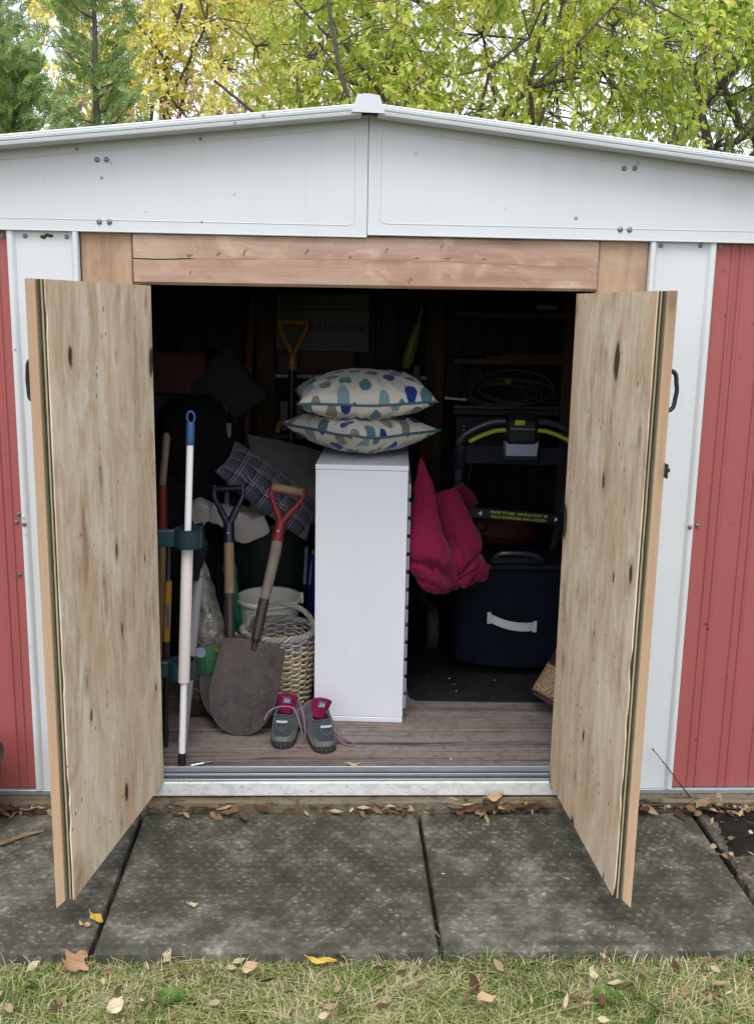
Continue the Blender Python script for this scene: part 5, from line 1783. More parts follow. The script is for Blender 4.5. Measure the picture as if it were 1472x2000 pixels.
for x in (HC - 0.26, HC + 0.26):
    for y, rr_ in ((1.08, 0.095), (1.50, 0.08)):
        mb = MB(); mb.lathe([(0.0, -0.02), (rr_ * 0.6, -0.02), (rr_ * 0.92, -0.022), (rr_, -0.014), (rr_, 0.014), (rr_ * 0.92, 0.022), (rr_ * 0.6, 0.02), (0.0, 0.02)], n=30)
        mb.v = [(x + q[2], y + q[0], FZ + rr_ + q[1]) for q in mb.v]
        w_ = mb.build("wheel", 'rubber', mw, smooth=True)
        mb = MB(); mb.lathe([(0.0, -0.024), (rr_ * 0.5, -0.023), (rr_ * 0.5, 0.023), (0.0, 0.024)], n=18)
        mb.v = [(x + q[2], y + q[0], FZ + rr_ + q[1]) for q in mb.v]
        mb.build("hub", 'navy_plastic', w_, smooth=True)
# grass catcher: a soft box, its foot bowed
n, m = 44, 34
rows = []
r_ = np.random.default_rng(5)
for i, v in enumerate(np.linspace(0, 1, n)):
    z0 = 0.140 + 0.345 * v
    row = []
    for q in np.linspace(0, 2 * math.pi, 72, endpoint=False):
        c, s2 = math.cos(q), math.sin(q)
        hw, hd = 0.228 * (1 - 0.035 * (1 - v)), 0.205
        x = HC + 0.012 + hw * math.copysign(abs(c) ** 0.2, c); y = 0.965 + hd * math.copysign(abs(s2) ** 0.2, s2)
        xr = (x - HC) / 0.23
        bow = (1 - v) ** 3 * (0.030 * xr ** 2 * (1 if x < HC else 0.3) - 0.012 + 0.02 * (HC - x))
        fold = 0.004 * math.sin(x * 23 + v * 9) * (1 - v) + 0.003 * math.sin(x * 61 - v * 17)
        puff = 0.020 * math.sin(math.pi * v) * (1 - abs(xr) ** 4)
        row.append((x, y - (puff + fold if s2 < -0.3 else 0), z0 + bow))
    rows.append(row)
mb = MB()
mb.add([p for r0 in rows for p in r0], [(i * 72 + j, i * 72 + (j + 1) % 72, (i + 1) * 72 + (j + 1) % 72, (i + 1) * 72 + j) for i in range(n - 1) for j in range(72)] + [tuple((n - 1) * 72 + j for j in range(72)), tuple(range(72))[::-1]])
gb = mb.build("grass_catcher", 'navy_fabric', mw, smooth=True)
mb = MB(); mb.box(HC - 0.235, HC + 0.255, 0.765, 1.18, 0.484, 0.504, 0.008); mb.box(HC - 0.09, HC + 0.11, 0.78, 0.84, 0.501, 0.531, 0.008)
mb.build("catcher_lid", 'navy_plastic', gb)
mb = MB(); mb.tube(smoothpts([(HC - 0.07, 0.79, 0.531), (HC - 0.04, 0.78, 0.545), (HC + 0.05, 0.78, 0.543), (HC + 0.09, 0.79, 0.528)], 5), 0.008, 8)
mb.build("lid_handle", 'tube_dark', gb, smooth=True)
mb = MB()
g_ = np.array([[(0.556 + 0.158 * t, 0.742 - 0.014 * math.sin(math.pi * t) - 0.002 * math.sin(9 * t), 0.318 - 0.030 * t - 0.010 * math.sin(math.pi * t) + h) for h in (-0.0155, -0.006, 0.006, 0.0155)] for t in np.linspace(0, 1, 24)])
mb.sheet(g_, 0.003)
mb.build("carry_strap", 'strap', gb, smooth=True)
for x, z in ((0.552, 0.319), (0.716, 0.288)):
    MB().box(x - 0.006, x + 0.008, 0.7395, 0.7445, z - 0.021, z + 0.021, 0.001).build("strap_end", 'strap', gb)
# handle: two tubes, shroud across, bow, console, bail, label bar
for x in (HX0, HX1):
    MB().tube(smoothpts([(x + (0.02 if x < HC else -0.02), 1.14, 0.34), (x + 0.012 * (1 if x < HC else -1), 0.98, 0.60), (x, 0.86, 0.80), (x, 0.815, 0.895)], 6), 0.0165, 12).build("lower_tube", 'tube_dark', mw, smooth=True)
    MB().tube([(x, 0.835, 0.845), (x, 0.812, 0.905), (x, 0.805, 0.93)], [0.024, 0.026, 0.020], 12).build("tube_clamp", 'navy_plastic', mw, smooth=True)
mb = MB()
mb.tube(smoothpts([(HX0 - 0.002, 0.815, 0.90), (HX0 - 0.006, 0.80, 0.945), (HX0 + 0.03, 0.795, 0.978), (HX0 + 0.085, 0.79, 1.004), (HX0 + 0.125, 0.788, 1.013), (HC - 0.05, 0.787, 1.013), (HC + 0.05, 0.787, 1.013), (HX1 - 0.125, 0.788, 1.013), (HX1 - 0.085, 0.79, 1.004), (HX1 - 0.03, 0.795, 0.978), (HX1 + 0.006, 0.80, 0.945), (HX1 + 0.002, 0.815, 0.90)], 7), 0.0115, 12)
mb.build("handle_bow", MT['tube_dark'], mw, smooth=True)
for s_ in (-1, 1):
    mb = MB()
    mb.tube(smoothpts([(HC + s_ * 0.050, 0.775, 0.985), (HC + s_ * 0.09, 0.772, 0.981), (HC + s_ * 0.135, 0.768, 0.966), (HC + s_ * 0.172, 0.764, 0.948), (HC + s_ * 0.178, 0.764, 0.944)], 6), 0.0095, 10, flat=0.85)
    mb.build("lime_bail", 'lime', mw, smooth=True)
mb = MB(); mb.box(HC - 0.055, HC + 0.055, 0.752, 0.83, 0.935, 1.030, 0.012); mb.box(HC - 0.050, HC + 0.050, 0.760, 0.82, 1.028, 1.040, 0.006)
cn = mb.build("console", 'black', mw, smooth=True, angle=20)
MB().box(HC - 0.027, HC + 0.007, 0.7485, 0.754, 1.004, 1.0215, 0.002).build("lime_badge", 'lime', cn)
MB().box(HC - 0.042, HC + 0.042, 0.7495, 0.753, 0.990, 0.9925).build("console_seam", 'panel_grey', cn)
mb = MB(); mb.prism([(-0.054, 0.0), (0.052, 0.0), (0.056, 0.048), (0.046, 0.040), (-0.046, 0.040), (-0.056, 0.048)], 1, 0.745, 0.80)
mb.v = [(q[0] + HC, q[1], q[2] + 0.899) for q in mb.v]
mb.build("battery_panel", 'panel_grey', cn)
MB().box(HC - 0.060, HC + 0.060, 0.755, 0.80, 0.880, 0.8985, 0.003).build("battery_base", 'black', cn)
mb = MB()
mb.sheet(np.array([[(x, 0.80 - 0.035 * t, 0.925 - 0.055 * t - 0.010 * (x - HX0)) for x in np.linspace(HX0 + 0.015, HX1 - 0.015, 10)] for t in np.linspace(0, 1, 6)]), 0.006)
mb.build("shroud", 'navy_plastic', mw, smooth=True)
BARM = Matrix.Translation((0.648, 0.798, 0.678)) @ Matrix.Rotation(R(4.2), 4, 'Y')
mb = MB().box(-0.205, 0.200, -0.010, 0.012, -0.019, 0.019, 0.003).xf(BARM)
lbar = mb.build("label_bar", 'navy_plastic', mw)
for txt, z in (("PRIOR TO USE - HANDLE MUST BE", 0.0035), ("FULLY EXTENDED AND LOCKED", -0.0125)):
    tm = text_mb(txt, 0.0132)
    tm.xf(BARM @ Matrix.Translation((0.002, -0.0108, z)))
    tm.build("warning_lettering", 'yellow_text', lbar, normals=False)
for s_ in (-1, 1):
    mb = MB(); mb.prism([(s_ * 0.142, 0.0), (s_ * 0.130, 0.0085), (s_ * 0.130, -0.0085)], 1, -0.0112, -0.0100); mb.xf(BARM)
    mb.build("arrow_mark", 'white_text', lbar)
MB().tube(smoothpts([(0.47, 0.83, 0.93), (0.475, 0.80, 0.97), (0.485, 0.80, 0.90), (0.478, 0.84, 0.82), (0.48, 0.90, 0.70)], 6), 0.004, 6).build("cable", 'black', mw, smooth=True)
# red-printed sack on the deck, seen under the label bar
heap("red_bag", "dark red bag lying on the mower deck under the warning bar", "bag", MT['redcloth'], (0.63, 1.10, 0.555), (0.24, 0.18, 0.13), 9)
_r9 = np.random.default_rng(3)

# ---------------------------------------------------------------- black rubber mat, rolled woven mat
mb = MB()
P = []
for i, u in enumerate(np.linspace(0, 1, 50)):
    row = []
    for v in np.linspace(0, 1, 40):
        x = 0.262 + 0.66 * u; y = 0.545 + 1.05 * v - 0.018 * u
        c = 0.04
        du, dv = min(u * 0.66, (1 - u) * 0.66), min(v * 1.05, (1 - v) * 1.05)
        if du < c and dv < c:
            d = math.hypot(c - du, c - dv)
            if d > c:
                k = c / d
                x += (c - du) * (1 - k) * (1 if u < 0.5 else -1); y += (c - dv) * (1 - k) * (1 if v < 0.5 else -1)
        row.append((x, y, FZ + 0.006 + 0.0012 * math.sin(u * 23) * math.sin(v * 31)))
    P.append(row)
mb.sheet(np.array(P), 0.005)
MT['mat'] = plain("black_ribbed_rubber", (0.008, 0.008, 0.012), 0.75, 0.5, 90, 0.5)
tag(mb.build("rubber_mat", 'mat', None, smooth=True), "black rubber mat strewn with dry clippings in front of the mower", "mat")


def weave_material():
    g = G("woven_straw_mat")
    v = g.co()
    s_ = g.sep(v)
    st = g.math('FRACT', g.math('DIVIDE', s_[2], 0.115))
    band = g.math('MULTIPLY', g.math('GREATER_THAN', st, 0.45), g.math('LESS_THAN', st, 0.72))
    ck = g.voro(g.map(v, (130, 130, 190)), 1.0, rand=0.35)
    c = g.mix(g.ramp(ck, [(0.2, 0.0), (0.6, 1.0)]), (0.50, 0.37, 0.23), (0.17, 0.11, 0.065))
    c = g.mix(band, c, (0.030, 0.015, 0.028))
    return g.fin(c, 0.85, g.bump(ck, 0.9, -0.003), 0.0, 0.25)


MT['weave'] = weave_material()
MT['weave_edge'] = plain("brown_mat_binding", (0.19, 0.12, 0.085), 0.85, 0.3, 80, 0.4)
# the roll leans against the back of the right door frame, its lower end towards the cabinet
rg = thing("woven_mat", "rolled straw mat with a dark stripe poking out behind the right door", "mat", (0.70, 0.47, FZ))
RM = Matrix.Translation((0.716, 0.44, FZ + 0.048)) @ Matrix.Rotation(R(35), 4, 'Y') @ Matrix.Rotation(R(-18), 4, 'X')
pts = []
for a in np.linspace(0, 2 * math.pi * 2.3, 110):
    rr_ = 0.030 + 0.0038 * a
    pts.append((rr_ * math.cos(a), rr_ * math.sin(a)))
mb = MB()
mb.sheet(np.array([[(x, y, z) for x, y in pts] for z in np.linspace(0.0, 0.42, 26)]), 0.004); mb.xf(RM)
for i, p_ in enumerate(mb.v):
    if p_[2] < FZ + 0.002: mb.v[i] = (p_[0], p_[1], FZ + 0.002)
mb.build("roll", 'weave', rg, smooth=True)
mb = MB(); mb.tube([(x, y, -0.001) for x, y in pts], 0.0042, 6); mb.xf(RM)
for i, p_ in enumerate(mb.v):
    if p_[2] < FZ + 0.002: mb.v[i] = (p_[0], p_[1], FZ + 0.002)
mb.build("binding", 'weave_edge', rg, smooth=True)

# ---------------------------------------------------------------- shelves at the back
sh = thing("shelf_rack", "shaded pine shelf rack filling the back right of the shed", "shelves", (0.85, 1.52, FZ))
for z in (0.80, 0.995, 1.196, 1.378):
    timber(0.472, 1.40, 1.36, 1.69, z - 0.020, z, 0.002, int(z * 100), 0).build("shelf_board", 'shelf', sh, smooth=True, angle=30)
for x in (0.90, 1.38):
    timber(x, x + 0.04, 1.335, 1.359, FZ, 1.50, 0.002, int(x * 30), 2).build("rack_post", 'stud', sh, smooth=True, angle=30)
MB().box(0.475, 1.40, 1.345, 1.3595, 1.000, 1.012, 0.001).build("front_lip", 'tube_dark', sh)
mb = MB(); mb.tube([(0.435, 1.33, 1.042), (0.52, 1.335, 1.036)], 0.0045, 8)
tag(mb.build("white_rod", 'pole_white', None, smooth=True), "short white rod lying on the shelf edge beside the right stud", "rod")
# cable coil
t = thing("cable_coil", "loose coil of pale cable lying on the back shelf above the mower", "cable", (0.72, 1.45, 0.996))
MT['cable_pale'] = plain("shaded_pale_cable", (0.07, 0.07, 0.065), 0.5, 0.2, 40, 0.05)  # pale cable, darkened in colour for the shaded shelf
for k, (cx_, rr_, tilt, ph) in enumerate(((0.66, 0.13, 0.32, 0.2), (0.70, 0.15, 0.24, 0.8), (0.74, 0.155, 0.42, 0.4), (0.76, 0.14, 0.30, 1.2), (0.71, 0.12, 0.36, 2.0))):
    pts = [(cx_ + rr_ * math.cos(a), 1.47 + 0.07 * math.sin(a), 1.006 + k * 0.004 + (1 + math.sin(a)) * rr_ * tilt) for a in np.linspace(0, 2 * math.pi, 50, endpoint=False)]
    MB().tube(pts, 0.0045, 6, closed=True).build("loop", 'cable_pale', t, smooth=True)
MB().box(0.685, 0.712, 1.41, 1.43, 1.095, 1.118, 0.004).build("yellow_tie", 'yellow_paint', t)
for k, (x0, x1, z) in enumerate(((0.60, 0.93, 1.1965), (0.66, 0.98, 1.2095))):
    o = timber(x0, x1, 1.375, 1.44, z, z + 0.0125, 0.001, 80 + k, 0).build("wood_offcut", 'shelf', None, smooth=True, angle=30)
    tag(o, ("thin pine offcut lying lowest on the middle back shelf", "thin pine offcut lying across another on the middle back shelf")[k], "wood", "offcuts on the back shelf")
p = thing("carton", "dark carton with a pale printed strip on the top back shelf", "box", (0.86, 1.50, 1.379))
MB().box(0.78, 0.95, 1.42, 1.60, 1.379, 1.455, 0.002).build("carton_body", 'darkcloth', p)
MB().box(0.80, 0.885, 1.4185, 1.4197, 1.392, 1.410).build("printed_strip", 'grey_pipe', p)
p = thing("paint_carton", "black carton on the shelf behind the mower console", "box", (0.60, 1.45, 0.801))
MB().box(0.49, 0.84, 1.40, 1.62, 0.801, 0.965, 0.003).build("carton_body", 'navy_plastic', p)
for k in range(7):
    MB().box(0.515 + 0.004 * (k % 2), 0.528, 1.3985, 1.3997, 0.835 + k * 0.014, 0.843 + k * 0.014).build("side_print", 'grey_pipe', p)

# left back shelf: red tin, white box with green band
t = thing("wall_shelf", "single dark shelf fixed between the two back studs", "shelf", (0.03, 1.6, 1.09))
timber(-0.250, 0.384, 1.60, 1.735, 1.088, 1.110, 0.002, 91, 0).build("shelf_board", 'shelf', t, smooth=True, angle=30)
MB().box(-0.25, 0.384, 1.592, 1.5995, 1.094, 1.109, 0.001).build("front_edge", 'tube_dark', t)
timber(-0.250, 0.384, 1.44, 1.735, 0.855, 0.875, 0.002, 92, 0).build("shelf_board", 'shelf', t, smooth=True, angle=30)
for x in (-0.252, 0.352): MB().box(x + 0.003, x + 0.03, 1.50, 1.73, 0.60, 0.852, 0.002).build("bracket", 'stud', t)
p = thing("red_tin", "long dull red box under the white box on the back shelf", "box", (-0.08, 1.67, 1.1105))
MB().box(-0.246, 0.082, 1.612, 1.73, 1.1105, 1.204, 0.004).build("tin_body", 'red_shaded' if 'red_shaded' in MT else 'redcloth', p)
MB().box(-0.246, 0.083, 1.6105, 1.7305, 1.1955, 1.2050, 0.002).build("tin_lid", 'redcloth', p)
p = thing("document_box", "white box with a green band and handwriting on the back shelf", "box", (-0.05, 1.67, 1.2055))
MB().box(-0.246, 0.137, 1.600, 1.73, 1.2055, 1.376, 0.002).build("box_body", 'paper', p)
MT['band_green'] = plain("shaded_green_card", (0.035, 0.085, 0.008), 0.6, 0.15, 40, 0.05)  # green card with the back shelf's shade mixed into its colour
lid = MB().box(-0.247, 0.139, 1.598, 1.7315, 1.3765, 1.444, 0.003).build("box_lid", 'band_green', p)
tm = text_mb("g & Decorating", 0.044, 'LEFT', 0.0003, 0.18, 0.86)
tm.xf(Matrix.Translation((-0.110, 1.5992, 1.296)) @ Matrix.Rotation(R(0.5), 4, 'Y'))
tm.build("handwriting", 'ink', p, normals=False)
tm = text_mb("ACE BETTER", 0.024, 'LEFT', 0.0003)
tm.xf(Matrix.Translation((-0.228, 1.5972, 1.396)))
tm.build("lid_lettering", 'ink', lid, normals=False)
p = thing("tool_case", "dark blue plastic tool case on the lower back shelf", "case", (-0.12, 1.56, 0.876))
MT['case_blue'] = plain("dark_blue_case", (0.008, 0.012, 0.045), 0.4, 0.3, 40, 0.1)
MB().box(-0.235, 0.02, 1.47, 1.66, 0.876, 1.02, 0.012).build("case_body", 'case_blue', p)
MB().tube(smoothpts([(-0.16, 1.56, 1.015), (-0.15, 1.56, 1.045), (-0.06, 1.56, 1.045), (-0.05, 1.56, 1.015)], 5), 0.008, 8).build("case_handle", 'black', p, smooth=True)
mb = MB(); mb.tube(smoothpts([(-0.236, 1.452, 0.880), (-0.225, 1.45, 0.915), (-0.205, 1.45, 0.928), (-0.175, 1.455, 0.930)], 5), [0.013] * 8 + [0.010] * 8, 8, flat=0.6)
tag(mb.build("yellow_tool_grip", 'yellow_paint', None, smooth=True), "small yellow tool grip in front of the dark blue case", "tool")

# lime hedge tool hung at the right stud
p = thing("hedge_trimmer", "lime green garden power tool hanging beside the right stud", "power tool", (0.315, 1.55, 1.10))
mb = MB()
mb.tube(smoothpts([(0.292, 1.55, 1.145), (0.305, 1.55, 1.20), (0.322, 1.55, 1.27), (0.340, 1.55, 1.325)], 5), [0.017, 0.019, 0.022, 0.024, 0.024, 0.024, 0.024, 0.023, 0.023, 0.022, 0.022, 0.020, 0.019, 0.018, 0.016, 0.010], 10, flat=0.75)
MT['lime_shaded'] = plain("shaded_lime_plastic", (0.11, 0.155, 0.014), 0.45, 0.2, 40, 0.05)  # dark copy of the lime plastic, painted for the shaded back
mb.build("body", 'lime_shaded', p, smooth=True)
MB().tube(smoothpts([(0.300, 1.545, 1.27), (0.272, 1.545, 1.25), (0.262, 1.545, 1.20), (0.27, 1.545, 1.15), (0.29, 1.545, 1.145)], 5), 0.007, 8).build("guard", 'black', p, smooth=True)
MB().box(0.318, 0.352, 1.53, 1.57, 1.09, 1.16, 0.006).build("battery", 'black', p)
MB().tube([(0.338, 1.55, 1.32), (0.352, 1.55, 1.385)], [0.006, 0.004], 8).build("blade", 'galv', p, smooth=True)
MB().tube([(0.352, 1.55, 1.384), (0.36, 1.70, 1.41)], 0.004, 6).build("hook", 'galv', p)

# left upper corner: pale cloth over a dull red crate
p = thing("red_crate", "dull red crate on top of the stack in the dark left corner", "crate", (-0.66, 1.15, 1.02))
MB().box(-0.86, -0.475, 1.10, 1.40, 1.06, 1.22, 0.006).build("crate_body", 'redcloth', p)
for k in range(4):
    MB().tube([(-0.565 + k * 0.017, 1.095, 1.20), (-0.548 + k * 0.017, 1.095, 1.275)], 0.002, 5).build("wire", 'dark_iron', p)
MB().box(-0.86, -0.475, 1.10, 1.40, FZ, 1.058, 0.004).build("crate_stand", 'shade_steel', p)
cushion("pale_cushion", "pale cushion propped on one corner in the dark left corner", (0.26, 0.26), 0.05, 'palecloth_shaded', place((-0.42, 1.13, 1.075), 0, 84, 0) @ Matrix.Rotation(R(38), 4, 'Z'), 55, wr=0.3)
p = thing("speaker_case", "black case under the pale cushion in the left corner", "case", (-0.40, 1.15, FZ))
MB().box(-0.462, -0.352, 1.02, 1.30, FZ, 0.985, 0.01).build("case_body", 'black', p)
MB().tube(smoothpts([(-0.455, 1.04, 0.985), (-0.45, 1.04, 1.02), (-0.40, 1.04, 1.02), (-0.395, 1.04, 0.985)], 5), 0.008, 8).build("case_handle", 'black', p, smooth=True)

# ---------------------------------------------------------------- small things on the floor and outside
p = thing("steel_spike", "small silver tent peg lying on the sill boards by the white pole", "peg", (-0.37, 0.06, FZ + 0.004))
MB().tube([(-0.404, 0.046, FZ + 0.005), (-0.402, 0.047, FZ + 0.005), (-0.373, 0.061, FZ + 0.005), (-0.370, 0.0625, FZ + 0.006), (-0.365, 0.065, FZ + 0.006), (-0.340, 0.077, FZ + 0.004)], [0.003, 0.0042, 0.0038, 0.0055, 0.0040, 0.0012], 10).build("peg_body", plain("bright_steel", (0.5, 0.5, 0.5), 0.3, 0.2, 50, 0.05, metal=0.8), p, smooth=True)
pot = thing("plant_pot", "black plastic pot just showing at the left edge beside the red wall", "pot", (-1.0, -0.14, 0.0))
MB().lathe([(0.0, 0.0), (0.085, 0.0), (0.108, 0.20), (0.113, 0.205), (0.114, 0.23), (0.108, 0.232), (0.10, 0.20), (0.08, 0.01), (0, 0.01)], (-0.972, -0.18, 0.005), 32).build("pot_wall", 'black', pot, smooth=True)
MT['twig'] = wood("dry_stick_bark", 0, (0.26, 0.18, 0.10), (0.11, 0.07, 0.04), 2.0, 0.0, None, 0.85)
MT['dark_twig'] = plain("dark_dry_stem", (0.05, 0.035, 0.028), 0.8, 0.4, 60, 0.3)
mb = MB(); mb.tube(smoothpts([(-0.90, -0.262, 0.009), (-0.852, -0.236, 0.010), (-0.81, -0.195, 0.009), (-0.764, -0.168, 0.0085)], 6), [0.0048] * 8 + [0.0058] * 6 + [0.0042] * 5, 8)
tag(mb.build("stick", 'twig', None, smooth=True), "dry brown stick lying on the leftmost paving slab", "stick")
mb = MB(); mb.tube(smoothpts([(1.036, -0.034, 0.022), (0.99, -0.032, 0.078), (0.945, -0.031, 0.135), (0.912, -0.030, 0.175)], 5), [0.0022] * 5 + [0.0017] * 6 + [0.0012] * 5, 6)
mb.tube([(0.915, -0.030, 0.171), (0.909, -0.031, 0.178)], [0.0012, 0.0028], 6)
tag(mb.build("weed_stem", 'dark_twig', None, smooth=True), "thin dark dead stem leaning on the white frame at the right", "stem")

# ================================================================== leaves on the ground
LEAF_T = [(0, 0, 0), (0.28, 0.42, 0.05), (0.62, 0.40, 0.02), (1.0, 0.0, 0.10), (0.62, -0.40, 0.04), (0.28, -0.42, 0.06), (0.3, 0, -0.02), (0.64, 0, -0.01)]
LEAF_F = [(0, 6, 1), (1, 6, 7), (1, 7, 2), (2, 7, 3), (0, 5, 6), (5, 7, 6), (5, 4, 7), (4, 3, 7)]
MT['litter'] = leafmat("dry_leaf_litter", [(0.2, (0.035, 0.020, 0.012)), (0.45, (0.12, 0.066, 0.036)), (0.66, (0.28, 0.185, 0.10)), (0.88, (0.52, 0.43, 0.28))], 0.15, 0.75, 9.0, 0.25)
MT['leaf_yellow'] = plain("yellow_fallen_leaf", (0.52, 0.34, 0.05), 0.6, 0.25, 60, 0.3)
MT['leaf_tan'] = plain("tan_fallen_leaf", (0.42, 0.30, 0.17), 0.7, 0.3, 60, 0.3)
MT['leaf_pale'] = plain("pale_fallen_leaf", (0.55, 0.48, 0.32), 0.7, 0.25, 60, 0.3)
MT['leaf_rust'] = plain("rust_fallen_leaf", (0.34, 0.20, 0.115), 0.7, 0.3, 60, 0.3)


def fallen(label, mat, loc, length, width, rz, tilt=10, curl=0.25, lobed=False, seed=0):
    r = np.random.default_rng(seed + 100)
    n, m = 14, 9
    rows = []
    for i, u in enumerate(np.linspace(0, 1, n)):
        w = width * 0.5 * (math.sin(math.pi * min(1, u ** 0.8 + 0.02)) ** 0.75)
        if lobed: w *= 1 + 0.38 * math.sin(u * 15)
        rows.append([(length * (u - 0.5), w * v * (1 + 0.06 * r.normal()), curl * length * ((u - 0.5) ** 2 * 1.6 + (v * w / length) ** 2 * 3) + 0.004 * math.sin(u * 7 + v * 3 + seed)) for v in np.linspace(-1, 1, m)])
    mb = MB(); mb.sheet(np.array(rows), 0.0004)
    lo = min(p[2] for p in mb.v)
    M = Matrix.Rotation(R(rz), 4, 'Z') @ Matrix.Rotation(R(tilt), 4, 'X')
    mb.xf(M); lo = min(p[2] for p in mb.v)
    o = mb.build("fallen_leaf", mat, None, smooth=True, normals=False)
    o.location = (loc[0], loc[1], loc[2] - lo)
    tag(o, label, "leaf", "fallen leaves lying singly")
    mb = MB(); mb.tube([(-length * 0.5, 0, curl * length * 0.4), (-length * 0.66, 0.004, curl * length * 0.4 + 0.004)], 0.0009, 5); mb.xf(M)
    mb.build("stalk", mat, o, local=True)


fallen("bright yellow leaf on the left slab beside the joint", 'leaf_yellow', (-0.533, -0.562, 0.003), 0.046, 0.020, -40, 12, 0.3, seed=1)
fallen("small tan leaf curled next to the yellow leaf", 'leaf_tan', (-0.556, -0.585, 0.002), 0.028, 0.012, 160, 10, 0.5, seed=2)
fallen("cream curled leaf alone near the middle of the centre slab", 'leaf_pale', (-0.321, -0.512, 0.004), 0.022, 0.008, 5, 20, 0.5, seed=3)
fallen("pale yellow leaf standing against the front edge of the centre slab", 'leaf_pale', (-0.355, -0.688, -0.012), 0.042, 0.020, 85, 40, 0.2, seed=4)
fallen("lobed rust brown leaf leaning on the left slab's front edge", 'leaf_rust', (-0.548, -0.700, -0.015), 0.065, 0.050, 65, 25, 0.25, True, 5)
fallen("long yellow leaf along the front edge of the centre slab", 'leaf_yellow', (-0.015, -0.700, -0.012), 0.062, 0.016, -8, 15, 0.2, seed=6)
fallen("broad pale leaf in the grass at the lower left", 'leaf_pale', (-0.43, -0.845, -0.006), 0.048, 0.030, 72, 10, 0.25, seed=7)
fallen("folded whitish leaf upright in the grass at the right", 'leaf_pale', (0.561, -0.767, 0.0), 0.040, 0.022, 78, 35, 0.3, seed=8)
fallen("tan leaf in the grass below the right slab's middle", 'leaf_tan', (0.325, -0.835, -0.006), 0.044, 0.022, 10, 15, 0.3, seed=9)
fallen("dry tan leaf lying on the floorboards behind the sill", 'leaf_tan', (0.064, 0.051, FZ + 0.001), 0.040, 0.014, 6, 5, 0.35, seed=10)
fallen("large pale leaf on the sill timber under the right end of the doorway", 'leaf_tan', (0.46, -0.05, 0.034), 0.055, 0.026, 20, 25, 0.3, seed=11)
fallen("bright yellow leaf tip in the litter under the right end of the sill", 'leaf_yellow', (0.545, -0.055, 0.02), 0.030, 0.018, 80, 40, 0.3, seed=12)
fallen("buff leaf in the grass below the joint of the two front slabs", 'leaf_tan', (-0.17, -0.73, -0.005), 0.040, 0.024, 30, 20, 0.3, seed=13)
fallen("whitish leaf spike near the left red wall's foot", 'leaf_pale', (-0.82, -0.045, 0.012), 0.055, 0.014, 75, 35, 0.2, seed=14)


def litter(name, label, n, xr, yr, z, lmin, lmax, seed, flat=0.5, clump=None):
    r = np.random.default_rng(seed)
    P = np.stack([r.uniform(*xr, n), r.uniform(*yr, n), np.full(n, z) + r.uniform(0, 0.012, n)], 1)
    if clump is not None:
        keep = r.uniform(0, 1, n) < clump(P[:, 0], P[:, 1])
        P = P[keep]; n = len(P)
    a = r.uniform(0, 2 * math.pi, n)
    X = np.stack([np.cos(a), np.sin(a), r.normal(0, 0.25, n)], 1)
    N = np.stack([r.normal(0, flat, n), r.normal(0, flat, n), np.ones(n)], 1)
    L = r.uniform(lmin, lmax, n)
    V, F = scatter(LEAF_T, LEAF_F, P, X, N, L, L * r.uniform(0.18, 0.6, n))
    o = fast_mesh(name, V, F, 'litter')
    return tag(o, label, kind="stuff")


def wall_clump(x, y):
    d = np.full(len(x), 0.07)
    for c, w, h in ((-0.40, 0.10, 0.5), (0.18, 0.10, 0.9), (0.48, 0.16, 1.0), (0.88, 0.10, 0.8), (1.15, 0.25, 0.9), (-0.83, 0.10, 0.8)):
        d = np.maximum(d, h * np.exp(-((x - c) / w) ** 2))
    return d


litter("leaf_litter", "dry leaves and twigs gathered along the foot of the shed wall", 1500, (-1.3, 1.6), (-0.074, -0.024), 0.006, 0.016, 0.066, 1, 0.8, wall_clump)
litter("leaf_litter", "scattered dry leaf bits on the black mulch and the right slab", 170, (1.00, 1.7), (-0.45, -0.02), 0.022, 0.012, 0.035, 2, 0.5)
litter("leaf_litter", "tiny chaff scattered over the paving slabs", 190, (-1.2, 1.2), (-0.66, -0.07), 0.003, 0.004, 0.011, 3, 0.3)
litter("leaf_litter", "chaff and leaf crumbs on the floorboards and the rubber mat", 150, (-0.45, 0.80), (0.05, 0.95), FZ + 0.004, 0.005, 0.013, 4, 0.3)
litter("leaf_litter", "fallen leaves sunk in the grass in front of the slabs", 800, (-1.3, 1.4), (-1.3, -0.69), -0.020, 0.010, 0.040, 5, 0.9)
mb = MB()
r_ = np.random.default_rng(66)
for k in range(46):
    if k < 26: x, y, z, l = r_.uniform(-0.6, 1.4), r_.uniform(-0.06, -0.03), 0.022, r_.uniform(0.02, 0.08)
    else: x, y, z, l = r_.uniform(-0.8, 1.1), r_.uniform(-0.65, -0.1), 0.006, r_.uniform(0.01, 0.035)
    a = r_.uniform(-0.6, 0.6) + (math.pi if r_.random() < 0.5 else 0)
    p0 = np.array((x, y, z)); p1 = p0 + l * np.array((math.cos(a), math.sin(a) * 0.6, r_.uniform(-0.05, 0.3 if k < 26 else 0.02)))
    mb.tube([p0, (p0 + p1) / 2 + np.array((0, 0, 0.003)), p1], [0.0011, 0.0009, 0.0006], 5)
tag(mb.build("twig_litter", 'dark_twig'), "thin dark twigs and stalks strewn on the sleeper and slabs", kind="stuff")

# ================================================================== grass
MT['grass'] = leafmat("mixed_grass_blades", [(0.12, (0.045, 0.10, 0.018)), (0.33, (0.12, 0.21, 0.035)), (0.50, (0.24, 0.32, 0.07)), (0.62, (0.50, 0.45, 0.23)), (0.9, (0.72, 0.65, 0.44))], 0.35, 0.55, 7.0, 0.3)


